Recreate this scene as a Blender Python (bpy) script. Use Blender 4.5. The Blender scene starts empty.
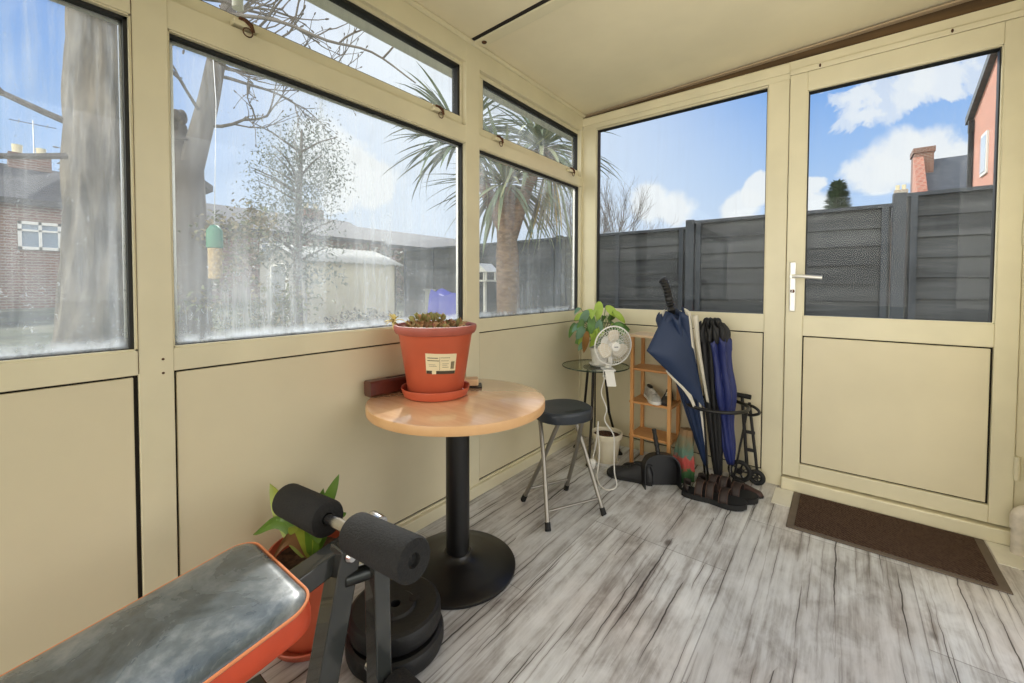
import bpy, math, random
from mathutils import Vector, Matrix
PI = math.pi
SC = bpy.context.scene
COL = SC.collection
R = math.radians

# ------------------------------------------------------------------ helpers
def lin(c):
    return tuple(((v/255)/12.92 if v/255 <= .04045 else ((v/255+.055)/1.055)**2.4) for v in c)

def mat(name, col, rough=.5, metal=0., var=0., vscale=8., stretch=(1, 1, 1), bump=0., bscale=60., spec=.5, alpha=None, col2=None, trans=0., coat=0.):
    m = bpy.data.materials.new(name); m.use_nodes = True
    nt = m.node_tree; b = nt.nodes['Principled BSDF']
    c = lin(col)
    b.inputs['Base Color'].default_value = (*c, 1)
    b.inputs['Roughness'].default_value = rough
    b.inputs['Metallic'].default_value = metal
    b.inputs['Specular IOR Level'].default_value = spec
    b.inputs['Transmission Weight'].default_value = trans
    b.inputs['Coat Weight'].default_value = coat
    if var or bump:
        tc = nt.nodes.new('ShaderNodeTexCoord'); mp = nt.nodes.new('ShaderNodeMapping')
        mp.inputs['Scale'].default_value = stretch
        nt.links.new(tc.outputs['Object'], mp.inputs['Vector'])
    if var:
        n = nt.nodes.new('ShaderNodeTexNoise'); n.inputs['Scale'].default_value = vscale; n.inputs['Detail'].default_value = 5
        nt.links.new(mp.outputs[0], n.inputs['Vector'])
        rp = nt.nodes.new('ShaderNodeValToRGB')
        d = lin(col2) if col2 else tuple(max(0, x*(1-var)) for x in c)
        u = c if col2 else tuple(min(1, x*(1+var*.6)) for x in c)
        rp.color_ramp.elements[0].position = .35; rp.color_ramp.elements[1].position = .65
        rp.color_ramp.elements[0].color = (*d, 1); rp.color_ramp.elements[1].color = (*u, 1)
        nt.links.new(n.outputs['Fac'], rp.inputs[0]); nt.links.new(rp.outputs[0], b.inputs['Base Color'])
    if bump:
        n2 = nt.nodes.new('ShaderNodeTexNoise'); n2.inputs['Scale'].default_value = bscale; n2.inputs['Detail'].default_value = 4
        nt.links.new(mp.outputs[0], n2.inputs['Vector'])
        bp = nt.nodes.new('ShaderNodeBump'); bp.inputs['Strength'].default_value = bump; bp.inputs['Distance'].default_value = .01
        nt.links.new(n2.outputs['Fac'], bp.inputs['Height']); nt.links.new(bp.outputs[0], b.inputs['Normal'])
    return m

def frame_of(d):
    d = Vector(d).normalized()
    u = d.cross(Vector((0, 0, 1)))
    if u.length < 1e-4: u = Vector((1, 0, 0))
    u.normalize(); return u, d.cross(u).normalized(), d

class MB:
    def __init__(self): self.v = []; self.f = []; self.m = []
    def add(self, vs, fs, mi=0):
        o = len(self.v); self.v += [Vector(p) for p in vs]
        for f in fs: self.f.append([i+o for i in f]); self.m.append(mi)
        return self
    def box(self, x0, x1, y0, y1, z0, z1, mi=0):
        return self.add([(x, y, z) for x in (x0, x1) for y in (y0, y1) for z in (z0, z1)],
                        [(0, 1, 3, 2), (4, 6, 7, 5), (0, 4, 5, 1), (2, 3, 7, 6), (0, 2, 6, 4), (1, 5, 7, 3)], mi)
    def obox(self, c, ax, half, mi=0):
        c = Vector(c); a = [Vector(x).normalized() for x in ax]
        return self.add([c+a[0]*sx*half[0]+a[1]*sy*half[1]+a[2]*sz*half[2] for sx in (-1, 1) for sy in (-1, 1) for sz in (-1, 1)],
                        [(0, 1, 3, 2), (4, 6, 7, 5), (0, 4, 5, 1), (2, 3, 7, 6), (0, 2, 6, 4), (1, 5, 7, 3)], mi)
    def bar(self, a, b, w, h, up=(0, 0, 1), mi=0):
        a, b = Vector(a), Vector(b); d = (b-a).normalized(); up = Vector(up)
        s = d.cross(up).normalized(); u = s.cross(d).normalized()
        return self.obox((a+b)/2, (d, s, u), ((b-a).length/2, w/2, h/2), mi)
    def tube(self, pts, r, n=12, caps=True, closed=False, mi=0):
        pts = [Vector(p) for p in pts]; N = len(pts)
        rs = r if isinstance(r, (list, tuple)) else [r]*N
        vs = []; prev = None
        for i, p in enumerate(pts):
            if closed: d = pts[(i+1) % N]-pts[i-1]
            else: d = pts[min(i+1, N-1)]-pts[max(i-1, 0)]
            if d.length < 1e-9: d = Vector((0, 0, 1))
            d.normalize()
            if prev is None: u, w, _ = frame_of(d)
            else:
                u = prev-d*prev.dot(d)
                if u.length < 1e-6: u, w, _ = frame_of(d)
                u.normalize(); w = d.cross(u)
            prev = u
            for k in range(n):
                t = 2*PI*k/n; vs.append(p+(u*math.cos(t)+w*math.sin(t))*rs[i])
        fs = []
        for i in range(N if closed else N-1):
            j = (i+1) % N
            for k in range(n):
                l = (k+1) % n; fs.append((i*n+k, i*n+l, j*n+l, j*n+k))
        if caps and not closed: fs += [tuple(range(n))[::-1], tuple(range((N-1)*n, N*n))]
        return self.add(vs, fs, mi)
    def lathe(self, prof, c=(0, 0, 0), n=40, axis=(0, 0, 1), mi=0, mis=None, closed=False):
        u, w, d = frame_of(axis) if tuple(axis) != (0, 0, 1) else (Vector((1, 0, 0)), Vector((0, 1, 0)), Vector((0, 0, 1)))
        c = Vector(c); N = len(prof); o = len(self.v)
        for (r, z) in prof:
            for k in range(n):
                t = 2*PI*k/n; self.v.append(c+d*z+(u*math.cos(t)+w*math.sin(t))*max(r, 1e-5))
        for i in range(N if closed else N-1):
            j = (i+1) % N
            for k in range(n):
                l = (k+1) % n; self.f.append([o+i*n+k, o+i*n+l, o+j*n+l, o+j*n+k]); self.m.append(mis[i] if mis else mi)
        return self
    def ell(self, c, rad, ax=None, n=16, m=10, mi=0):
        c = Vector(c); ax = [Vector(a) for a in ax] if ax else [Vector((1, 0, 0)), Vector((0, 1, 0)), Vector((0, 0, 1))]
        vs = []
        for i in range(m+1):
            p = -PI/2+PI*i/m
            for k in range(n):
                t = 2*PI*k/n
                vs.append(c+ax[0]*rad[0]*math.cos(p)*math.cos(t)+ax[1]*rad[1]*math.cos(p)*math.sin(t)+ax[2]*rad[2]*math.sin(p))
        fs = [(i*n+k, i*n+(k+1) % n, (i+1)*n+(k+1) % n, (i+1)*n+k) for i in range(m) for k in range(n)]
        return self.add(vs, fs, mi)
    def prism(self, poly, o, u, w, h, mi=0):
        """poly in the (u,w) plane at o, extruded by vector h"""
        o, u, w, h = Vector(o), Vector(u), Vector(w), Vector(h); n = len(poly)
        b = [o+u*p[0]+w*p[1] for p in poly]
        return self.add(b+[p+h for p in b], [tuple(range(n))[::-1], tuple(range(n, 2*n))]+[(i, (i+1) % n, n+(i+1) % n, n+i) for i in range(n)], mi)
    def grid(self, fn, nu, nv, mi=0):
        vs = [fn(i/nu, j/nv) for i in range(nu+1) for j in range(nv+1)]
        return self.add(vs, [(i*(nv+1)+j, (i+1)*(nv+1)+j, (i+1)*(nv+1)+j+1, i*(nv+1)+j+1) for i in range(nu) for j in range(nv)], mi)
    def leaf(self, base, d, up, L, W, curl=.5, segs=6, fold=.25, mi=0, shape=1.0):
        p = Vector(base); d = Vector(d).normalized(); up = Vector(up)
        s = d.cross(up)
        if s.length < 1e-4: s = Vector((1, 0, 0))
        s.normalize(); rows = []
        for i in range(segs+1):
            t = i/segs; w = W*.5*(math.sin(PI*min(1, t*.97+.03)**shape))**.8
            nn = s.cross(d).normalized()
            rows.append((p-s*w+nn*w*fold, p.copy(), p+s*w+nn*w*fold))
            p = p+d*L/segs
            d = (Matrix.Rotation(-curl/segs, 3, s) @ d).normalized()
        vs = [q for r_ in rows for q in r_]
        fs = []
        for i in range(segs):
            a = i*3; fs += [(a, a+1, a+4, a+3), (a+1, a+2, a+5, a+4)]
        return self.add(vs, fs, mi)
    def build(self, name, mats, parent=None, smooth=True, ang=38, bevel=0, recalc=True):
        org = ORIG(parent)
        me = bpy.data.meshes.new(name)
        me.from_pydata([p-org for p in self.v], [], self.f); me.update()
        for mt in (mats if isinstance(mats, (list, tuple)) else [mats]): me.materials.append(mt)
        for p, k in zip(me.polygons, self.m): p.material_index = k
        if recalc:
            import bmesh
            bm = bmesh.new(); bm.from_mesh(me); bmesh.ops.recalc_face_normals(bm, faces=bm.faces); bm.to_mesh(me); bm.free()
        if smooth:
            for p in me.polygons: p.use_smooth = True
            me.set_sharp_from_angle(angle=R(ang))
        o = bpy.data.objects.new(name, me); COL.objects.link(o)
        if parent: o.parent = parent
        if bevel:
            b = o.modifiers.new('bevel', 'BEVEL'); b.width = bevel; b.segments = 2; b.limit_method = 'ANGLE'; b.angle_limit = R(40)
        return o

_org = {}
def ORIG(o):
    while o is not None:
        if o.name in _org: return _org[o.name]
        o = o.parent
    return Vector((0, 0, 0))
def tag(o, label=None, cat=None, group=None, kind=None):
    if label: o['label'] = label
    if cat: o['category'] = cat
    if group: o['group'] = group
    if kind: o['kind'] = kind
    return o
def thing(name, loc, label, cat, group=None, kind=None):
    o = bpy.data.objects.new(name, None); COL.objects.link(o); o.location = loc; o.empty_display_size = .05
    _org[o.name] = Vector(loc); return tag(o, label, cat, group, kind)
def arc(c, u, w, r, a0, a1, n):
    c, u, w = Vector(c), Vector(u), Vector(w)
    return [c+u*r*math.cos(a0+(a1-a0)*i/n)+w*r*math.sin(a0+(a1-a0)*i/n) for i in range(n+1)]
def spline(pts, k=6):
    P = [Vector(p) for p in pts]; P = [P[0]*2-P[1]]+P+[P[-1]*2-P[-2]]; o = []
    for i in range(1, len(P)-2):
        for j in range(k):
            t = j/k; a, b, c, d = P[i-1:i+3]
            o.append(.5*((2*b)+(c-a)*t+(2*a-5*b+4*c-d)*t*t+(3*b-a-3*c+d)*t**3))
    o.append(P[-2]); return o

# ------------------------------------------------------------------ materials
class NT:
    def __init__(s, m): m.use_nodes = True; s.nt = m.node_tree
    def n(s, t, **kw):
        nd = s.nt.nodes.new('ShaderNode'+t)
        for k, v in kw.items(): setattr(nd, k, v)
        return nd
    def l(s, a, b): s.nt.links.new(a, b)
    def math(s, op, a, b=None, c=None, clamp=False):
        nd = s.n('Math', operation=op, use_clamp=clamp)
        for i, x in enumerate((a, b, c)):
            if x is None: continue
            if hasattr(x, 'is_output'): s.l(x, nd.inputs[i])
            else: nd.inputs[i].default_value = x
        return nd.outputs[0]
    def noise(s, vec, scale, detail=4, rough=.5, dist=0., stretch=(1, 1, 1), loc=(0, 0, 0)):
        mp = s.n('Mapping'); mp.inputs['Scale'].default_value = stretch; mp.inputs['Location'].default_value = loc
        s.l(vec, mp.inputs['Vector'])
        nd = s.n('TexNoise'); nd.inputs['Scale'].default_value = scale; nd.inputs['Detail'].default_value = detail
        nd.inputs['Roughness'].default_value = rough; nd.inputs['Distortion'].default_value = dist
        s.l(mp.outputs[0], nd.inputs['Vector']); return nd.outputs['Fac']
    def ramp(s, fac, stops):
        nd = s.n('ValToRGB'); cr = nd.color_ramp
        while len(cr.elements) < len(stops): cr.elements.new(.5)
        for e, (p, c) in zip(cr.elements, stops):
            e.position = p; e.color = (*c, 1) if len(c) == 3 else c
        s.l(fac, nd.inputs[0]); return nd.outputs[0]
    def mix(s, fac, a, b, blend='MIX'):
        nd = s.n('Mix', data_type='RGBA', blend_type=blend)
        for i, x in ((0, fac), (6, a), (7, b)):
            if hasattr(x, 'is_output'): s.l(x, nd.inputs[i])
            elif i == 0: nd.inputs[0].default_value = x
            else: nd.inputs[i].default_value = (*x, 1)
        return nd.outputs[2]
    def mrange(s, v, a, b, c=0., d=1.):
        nd = s.n('MapRange', interpolation_type='SMOOTHSTEP')
        s.l(v, nd.inputs['Value'])
        for k, x in (('From Min', a), ('From Max', b), ('To Min', c), ('To Max', d)): nd.inputs[k].default_value = x
        return nd.outputs[0]

def sheen(t):
    lw = t.n('LayerWeight'); lw.inputs['Blend'].default_value = .5
    return t.math('MULTIPLY_ADD', t.math('POWER', lw.outputs['Facing'], 4.), .55, .035)

def glass_mat(name, dirt, streak, tint=(.95, .97, .97), refl=.55, hue=(.80, .85, .90), low=.0):
    m = bpy.data.materials.new(name); t = NT(m); t.nt.nodes.clear()
    tc = t.n('NewGeometry').outputs['Position']
    st = t.noise(tc, 22, 5, .65, .2, (1, 1, .06))
    st2 = t.noise(tc, 70, 3, .6, .0, (1, 1, .10), (3, 1, 0))
    bl = t.noise(tc, 2.2, 4, .55, .4)
    sp = t.noise(tc, 160, 2, .5)
    a = t.mrange(st, .42, .72); b = t.mrange(st2, .5, .75); c = t.mrange(bl, .3, .75); d = t.mrange(sp, .66, .76)
    f = t.math('ADD', t.math('MULTIPLY', a, streak), t.math('MULTIPLY', b, streak*.6))
    f = t.math('MULTIPLY', f, t.math('MULTIPLY_ADD', c, 1.0, .35))
    f = t.math('ADD', f, t.math('MULTIPLY', d, streak*.7))
    f = t.math('ADD', f, t.math('MULTIPLY', c, dirt))
    if low:
        z = t.n('SeparateXYZ'); t.l(tc, z.inputs[0])
        f = t.math('ADD', f, t.math('MULTIPLY', t.mrange(z.outputs[2], 1.55, .85), low))
    if low:
        edge = t.math('MULTIPLY', t.mrange(z.outputs[2], .868, .828), t.mrange(t.noise(tc, 14, 4, .6), .3, .6))
        f = t.math('ADD', f, t.math('MULTIPLY', edge, .75))
        sc_ = t.noise(tc, 90, 3, .7, 1.2, (1, 1, .8), (9, 2, 4)); f = t.math('ADD', f, t.math('MULTIPLY', t.math('MULTIPLY', t.mrange(sc_, .64, .74), t.mrange(z.outputs[2], 1.7, .95)), .4))
    f = t.math('ADD', f, dirt*.35, clamp=True)
    f = t.math('MINIMUM', f, .9)
    tr = t.n('BsdfTransparent'); tr.inputs[0].default_value = (*tint, 1)
    gl = t.n('BsdfGlossy'); gl.inputs['Roughness'].default_value = .02
    g = t.n('MixShader'); t.l(t.math('MULTIPLY', sheen(t), refl), g.inputs[0]); t.l(tr.outputs[0], g.inputs[1]); t.l(gl.outputs[0], g.inputs[2])
    df = t.n('BsdfDiffuse'); df.inputs[0].default_value = (*hue, 1)
    tl = t.n('BsdfTranslucent'); tl.inputs[0].default_value = (*hue, 1)
    x = t.n('MixShader'); x.inputs[0].default_value = .6; t.l(df.outputs[0], x.inputs[1]); t.l(tl.outputs[0], x.inputs[2])
    y = t.n('MixShader'); t.l(f, y.inputs[0]); t.l(g.outputs[0], y.inputs[1]); t.l(x.outputs[0], y.inputs[2])
    o = t.n('OutputMaterial'); t.l(y.outputs[0], o.inputs[0])
    return m

def floor_mat():
    m = bpy.data.materials.new('weathered_plank_vinyl'); t = NT(m); b = t.nt.nodes['Principled BSDF']
    tc = t.n('TexCoord').outputs['Object']
    sx = t.n('SeparateXYZ'); t.l(tc, sx.inputs[0])
    # board joints: 0.94 m long boards in 0.5 m wide rows, laid along Y
    br = t.n('TexBrick'); br.offset = .45; br.offset_frequency = 2
    cb = t.n('CombineXYZ'); t.l(t.math('ADD', sx.outputs[1], 1.366+9.36), cb.inputs[0]); t.l(t.math('ADD', sx.outputs[0], 4.46), cb.inputs[1]); t.l(cb.outputs[0], br.inputs['Vector'])
    for k, v in (('Scale', 1.), ('Mortar Size', .0018), ('Mortar Smooth', .1), ('Brick Width', .936), ('Row Height', .5), ('Bias', 0.)): br.inputs[k].default_value = v
    br.inputs['Color1'].default_value = (.35, .35, .35, 1); br.inputs['Color2'].default_value = (.65, .65, .65, 1); br.inputs['Mortar'].default_value = (0, 0, 0, 1)
    grain = t.noise(tc, 1., 6, .62, .15, (30, 1.5, 1))
    fine = t.noise(tc, 1., 4, .6, .2, (150, 9, 1))
    patch = t.noise(tc, 3.2, 4, .6, .3, (1.6, .7, 1))
    blot = t.noise(tc, 13., 5, .65, .5, (1, .5, 1))
    g = t.math('ADD', t.math('MULTIPLY', grain, .55), t.math('ADD', t.math('MULTIPLY', patch, .5), t.math('ADD', t.math('MULTIPLY', fine, .22), t.math('MULTIPLY', blot, .5))))
    col = t.ramp(t.mrange(g, .64, 1.12), [(0, lin((146, 141, 138))), (.25, lin((186, 184, 183))), (.55, lin((216, 217, 218))), (1, lin((240, 242, 244)))])
    warm = t.noise(tc, 2.3, 3, .5, .0, (1, .6, 1), (5, 2, 0))
    col = t.mix(t.mrange(warm, .45, .7, 0, .45), col, lin((222, 202, 188)), 'MULTIPLY')
    # drying cracks: thin tapering lines that run with the boards
    def cracks(sc, off, w0, keep, wob):
        wb = t.math('MULTIPLY', t.math('SUBTRACT', t.noise(tc, 1., 3, .55, 0., (1.2, 5.5, 1), off), .5), wob)
        uv = t.n('CombineXYZ'); t.l(t.math('MULTIPLY', t.math('ADD', sx.outputs[0], wb), sc[0]), uv.inputs[0]); t.l(t.math('MULTIPLY', sx.outputs[1], sc[1]), uv.inputs[1]); uv.inputs[2].default_value = off[0]
        vo = t.n('TexVoronoi'); vo.voronoi_dimensions = '2D'; vo.inputs['Scale'].default_value = 1.; vo.inputs['Randomness'].default_value = 1.
        t.l(uv.outputs[0], vo.inputs['Vector'])
        d = t.n('VectorMath', operation='SUBTRACT'); t.l(uv.outputs[0], d.inputs[0]); t.l(vo.outputs['Position'], d.inputs[1])
        ds = t.n('SeparateXYZ'); t.l(d.outputs[0], ds.inputs[0])
        dx = t.math('DIVIDE', t.math('ABSOLUTE', ds.outputs[0]), sc[0]); dy = t.math('MULTIPLY', ds.outputs[1], 2.)
        rc = t.n('SeparateColor'); t.l(vo.outputs['Color'], rc.inputs[0])
        on = t.math('LESS_THAN', rc.outputs[0], keep)
        w = t.math('MULTIPLY', t.math('MAXIMUM', t.math('SUBTRACT', 1., t.math('MULTIPLY', dy, dy)), 0.), t.math('MULTIPLY_ADD', rc.outputs[1], w0*.8, w0*.3))
        ln = t.math('MULTIPLY', t.math('DIVIDE', t.math('SUBTRACT', w, dx), w0*.35, clamp=True), on)
        halo = t.math('MULTIPLY', t.math('SUBTRACT', 1., t.math('DIVIDE', dx, t.math('MULTIPLY_ADD', w, 5., .002)), clamp=True), on)
        return ln, halo
    c1, h1 = cracks((7.5, 1.3), (0, 0, 0), .0040, .55, .03)
    c2, h2 = cracks((13., 2.0), (4, 9, 0), .0030, .60, .022)
    c3, h3 = cracks((24., 3.4), (2, 5, 0), .0018, .52, .016)
    cr = t.math('MAXIMUM', c1, t.math('MAXIMUM', c2, t.math('MULTIPLY', c3, .8)))
    ha = t.math('MAXIMUM', h1, t.math('MAXIMUM', h2, h3))
    col = t.mix(t.math('MULTIPLY', ha, .34), col, lin((104, 86, 74)))
    col = t.mix(t.math('MULTIPLY', cr, .9), col, lin((52, 44, 40)))
    # knots
    vo = t.n('TexVoronoi'); vo.inputs['Scale'].default_value = 1.0
    mp = t.n('Mapping'); mp.inputs['Scale'].default_value = (5.2, 2.6, 1); t.l(tc, mp.inputs[0]); t.l(mp.outputs[0], vo.inputs['Vector'])
    kn = t.mrange(vo.outputs['Distance'], .03, .085, 1., 0.)
    col = t.mix(t.math('MULTIPLY', kn, .7), col, lin((70, 60, 55)))
    bt = t.n('SeparateColor'); t.l(br.outputs['Color'], bt.inputs[0])
    col = t.mix(t.mrange(bt.outputs[0], .35, .65, .0, .22), col, lin((120, 112, 106)), 'MULTIPLY')
    col = t.mix(t.math('MULTIPLY', br.outputs['Fac'], .5), col, lin((60, 52, 48)))
    t.l(col, b.inputs['Base Color']); b.inputs['Roughness'].default_value = .42; b.inputs['Specular IOR Level'].default_value = .35
    bp = t.n('Bump'); bp.inputs['Strength'].default_value = .25; bp.inputs['Distance'].default_value = .003
    t.l(t.math('SUBTRACT', g, cr), bp.inputs['Height']); t.l(bp.outputs[0], b.inputs['Normal'])
    return m

def brick_mat(name, c1, c2, mortar, scale=1.):
    m = bpy.data.materials.new(name); t = NT(m); b = t.nt.nodes['Principled BSDF']
    tc = t.n('TexCoord').outputs['Object']; sp = t.n('SeparateXYZ'); t.l(tc, sp.inputs[0])
    cb = t.n('CombineXYZ'); t.l(t.math('ADD', sp.outputs[0], sp.outputs[1]), cb.inputs[0]); t.l(sp.outputs[2], cb.inputs[1])
    br = t.n('TexBrick'); t.l(cb.outputs[0], br.inputs['Vector'])
    for k, v in (('Scale', scale), ('Mortar Size', .012), ('Brick Width', .23), ('Row Height', .075)): br.inputs[k].default_value = v
    br.inputs['Color1'].default_value = (*lin(c1), 1); br.inputs['Color2'].default_value = (*lin(c2), 1); br.inputs['Mortar'].default_value = (*lin(mortar), 1)
    t.l(br.outputs['Color'], b.inputs['Base Color']); b.inputs['Roughness'].default_value = .9
    return m

def wood_mat(name, c1, c2, stretch, rough=.4, coat=0., spec=.5):
    m = bpy.data.materials.new(name); t = NT(m); b = t.nt.nodes['Principled BSDF']
    tc = t.n('TexCoord').outputs['Object']
    n1 = t.noise(tc, 1., 5, .55, .6, stretch); n2 = t.noise(tc, 1., 3, .5, .1, tuple(x*5 for x in stretch))
    f = t.math('ADD', t.math('MULTIPLY', n1, .75), t.math('MULTIPLY', n2, .25))
    t.l(t.ramp(f, [(.3, lin(c1)), (.7, lin(c2))]), b.inputs['Base Color'])
    b.inputs['Roughness'].default_value = rough; b.inputs['Coat Weight'].default_value = coat; b.inputs['Specular IOR Level'].default_value = spec
    b.inputs['Coat Roughness'].default_value = .08; b.inputs['Coat IOR'].default_value = 1.75 if coat > .9 else 1.5
    return m

def slat_mat(name, c1, c2, pitch, axis=2, rough=.85):
    """horizontal lap boards along one axis with darker laps"""
    m = bpy.data.materials.new(name); t = NT(m); b = t.nt.nodes['Principled BSDF']
    tc = t.n('TexCoord').outputs['Object']
    n1 = t.noise(tc, 1., 5, .6, .4, (1.4, 1.4, 22)); n2 = t.noise(tc, 1., 3, .5, 0, (.5, .5, 6))
    f = t.math('ADD', t.math('MULTIPLY', n1, .5), t.math('MULTIPLY', n2, .5))
    t.l(t.ramp(f, [(.35, lin(c1)), (.65, lin(c2))]), b.inputs['Base Color']); b.inputs['Roughness'].default_value = rough
    return m

CREAM = (222, 214, 184)
M = {}
M['frame'] = mat('cream_upvc', CREAM, .38, var=.05, vscale=5)
M['panel'] = mat('cream_panel', (218, 208, 178), .45, var=.045, vscale=3)
M['ceil'] = mat('cream_ceiling', (232, 222, 192), .7, var=.06, vscale=2.5)
M['white'] = mat('white_plastic', (235, 233, 226), .4)
M['gasket'] = mat('black_gasket', (22, 23, 24), .6)
M['gap'] = mat('dark_gap', (30, 24, 18), .9)
M['steel'] = mat('bright_steel', (205, 205, 205), .22, 1.); M['dullsteel'] = mat('dull_steel_tube', (150, 146, 138), .38, .9)
M['silver'] = mat('silver_handle', (225, 224, 220), .3, .6)
M['rust'] = mat('rusty_metal', (92, 58, 36), .7, .4, var=.4, vscale=60)
M['black'] = mat('black_plastic', (20, 20, 21), .42)
M['blackmetal'] = mat('black_powder_coat', (19, 19, 20), .33, var=.1, vscale=40, bump=.05, bscale=300)
M['rubber'] = mat('black_rubber', (24, 24, 24), .75)
M['terracotta'] = mat('terracotta_plastic', (190, 90, 62), .42, var=.06, vscale=10)
M['terradark'] = mat('terracotta_rim', (172, 90, 76), .45, var=.12, vscale=14)
M['floor'] = floor_mat()
M['beech'] = wood_mat('beech_tabletop', (214, 164, 122), (238, 196, 152), (2, 16, 2), .22, 1.)
M['beechedge'] = wood_mat('beech_edge', (206, 158, 108), (224, 180, 130), (5, 5, 1), .4)
M['bamboo'] = wood_mat('bamboo', (190, 128, 70), (216, 160, 98), (14, 14, 2), .45)
M['bamboo_h'] = wood_mat('bamboo_board', (190, 130, 74), (214, 158, 98), (3, 26, 10), .45)
M['mahogany'] = wood_mat('dark_mahogany', (58, 22, 16), (96, 40, 28), (2, 14, 14), .35, .2)
M['paper'] = mat('paper_label', (226, 214, 178), .7)
M['ink'] = mat('label_ink', (70, 62, 50), .8)
M['soil'] = mat('potting_soil', (84, 58, 42), .95, var=.6, vscale=60, bump=.8, bscale=70)

# ------------------------------------------------------------------ world, sun, camera
def world():
    w = bpy.data.worlds.new('sky'); SC.world = w; t = NT(w); t.nt.nodes.clear()
    d = t.n('TexCoord').outputs['Generated']
    s = t.n('SeparateXYZ'); t.l(d, s.inputs[0]); z = s.outputs[2]
    sky = t.ramp(t.mrange(z, -.02, .75), [(0, (.62, .76, .96)), (.25, (.40, .60, .95)), (.5, (.22, .44, .90)), (1, (.12, .28, .75))])
    def dot(v):
        n = t.n('VectorMath', operation='DOT_PRODUCT'); t.l(d, n.inputs[0]); n.inputs[1].default_value = Vector(v).normalized(); return n.outputs['Value']
    hz = t.mrange(dot((-.66, .74, .12)), .76, .98, 0, .72)
    sky = t.mix(hz, sky, (.80, .88, 1.0))
    # cloud deck seen in perspective
    zz = t.math('ADD', t.math('MAXIMUM', z, 0.), .16)
    cv = t.n('CombineXYZ'); t.l(t.math('DIVIDE', s.outputs[0], zz), cv.inputs[0]); t.l(t.math('DIVIDE', s.outputs[1], zz), cv.inputs[1])
    n1 = t.noise(cv.outputs[0], .9, 8, .58, .3, (1, 1, 1), (1.7, .4, 0))
    wisp = t.noise(d, 9, 7, .6, .4)
    c1 = t.mrange(n1, .66, .86, 0, .5)
    sky = t.mix(c1, sky, (.86, .90, .95))
    # the cumulus puffs
    for v, size, hard in CLOUDS:
        amt = .62 if hard > .0115 else .93
        k = t.math('ADD', dot(v), t.math('MULTIPLY', t.math('SUBTRACT', wisp, .5), hard))
        sky = t.mix(t.mrange(k, math.cos(size), math.cos(size*.45), 0, amt), sky, (.97, .98, 1.0))
    # glare of the thin bright cloud round the sun
    g = dot(SUN); g = t.math('MAXIMUM', g, 0.)
    sky = t.mix(t.math('MULTIPLY', t.math('POWER', g, 14), .8), sky, (1.25, 1.25, 1.22))
    # unseen bright sky behind and to the right, added to light the interior
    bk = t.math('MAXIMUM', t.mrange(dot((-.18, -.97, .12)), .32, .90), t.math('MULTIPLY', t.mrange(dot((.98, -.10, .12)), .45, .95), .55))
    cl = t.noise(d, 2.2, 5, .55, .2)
    fill_sky = t.ramp(cl, [(.25, (SKY_FILL*.62, SKY_FILL*.60, SKY_FILL*.55)), (.7, (SKY_FILL*1.12, SKY_FILL*1.06, SKY_FILL*.94))])
    sky = t.mix(bk, sky, fill_sky)
    bg = t.n('Background'); t.l(sky, bg.inputs[0]); bg.inputs[1].default_value = 1.0
    o = t.n('OutputWorld'); t.l(bg.outputs[0], o.inputs[0])

SUN = Vector((-.66, .52, .62)).normalized()
SKY_FILL = 4.1
CLOUDS = [((-.852, .449, .271), .085, .010), ((-.836, .485, .256), .07, .010), ((-.80, .53, .22), .06, .01), ((-.856, .477, .20), .03, .006), ((-.339, .923, .18), .05, .004), ((-.28, .94, .165), .05, .004), ((-.169, .973, .158), .04, .003), ((-.131, .972, .193), .03, .003), ((-.044, .988, .15), .035, .003),
          ((.031, .978, .207), .045, .004), ((.072, .972, .224), .050, .004), ((.114, .968, .22), .048, .004), ((.148, .967, .209), .035, .003), ((-.01, .947, .321), .045, .016), ((.043, .942, .334), .055, .014), ((.101, .934, .345), .05, .014), ((.149, .93, .347), .05, .016), ((-.049, .98, .193), .02, .002)]
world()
sl = bpy.data.lights.new('sun', 'SUN'); sl.energy = 5.0; sl.angle = R(1.2); sl.color = (1, .97, .92)
so = bpy.data.objects.new('sun', sl); COL.objects.link(so); so.rotation_euler = SUN.to_track_quat('Z', 'Y').to_euler(); so.location = SUN*30
fill_l = bpy.data.lights.new('ceiling_fill_light', 'AREA'); fill_l.energy = 6.8; fill_l.shape = 'DISK'; fill_l.size = .45; fill_l.color = (1, .95, .86)
fill_o = bpy.data.objects.new('ceiling_fill_light', fill_l); COL.objects.link(fill_o); fill_o.location = (1.60, -2.60, .42); fill_o.rotation_euler = (Vector((1.6, -2.6, .42))-Vector((1.15, -.75, 2.12))).to_track_quat('Z', 'Y').to_euler(); fill_l.spread = R(75)     # fill light added behind the camera to brighten the ceiling
cam = bpy.data.cameras.new('camera'); co = bpy.data.objects.new('camera', cam); COL.objects.link(co); SC.camera = co
cam.sensor_fit = 'HORIZONTAL'; cam.sensor_width = 36; cam.lens = 418.8239/1024*36; cam.shift_y = (297.3034-341.5)/1024; cam.clip_start = .02; cam.clip_end = 400
right = Vector((.78494316, .61956003, .00309881)); up = Vector((-.01959125, .01982119, .99961158)); fw = Vector((-.61925795, .78469898, -.02769646))
co.matrix_world = Matrix(((right.x, up.x, -fw.x, 1.3367), (right.y, up.y, -fw.y, -2.4312), (right.z, up.z, -fw.z, .987), (0, 0, 0, 1)))
vs = SC.view_settings; vs.view_transform = 'Standard'; vs.look = 'None'; vs.exposure = 0; vs.gamma = 1; vs.use_curve_mapping = False
SC.cycles.transparent_max_bounces = 24; SC.cycles.max_bounces = 10; SC.cycles.sample_clamp_indirect = 6; SC.cycles.use_denoising = True
SC.cycles.caustics_reflective = False; SC.cycles.caustics_refractive = False

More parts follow.
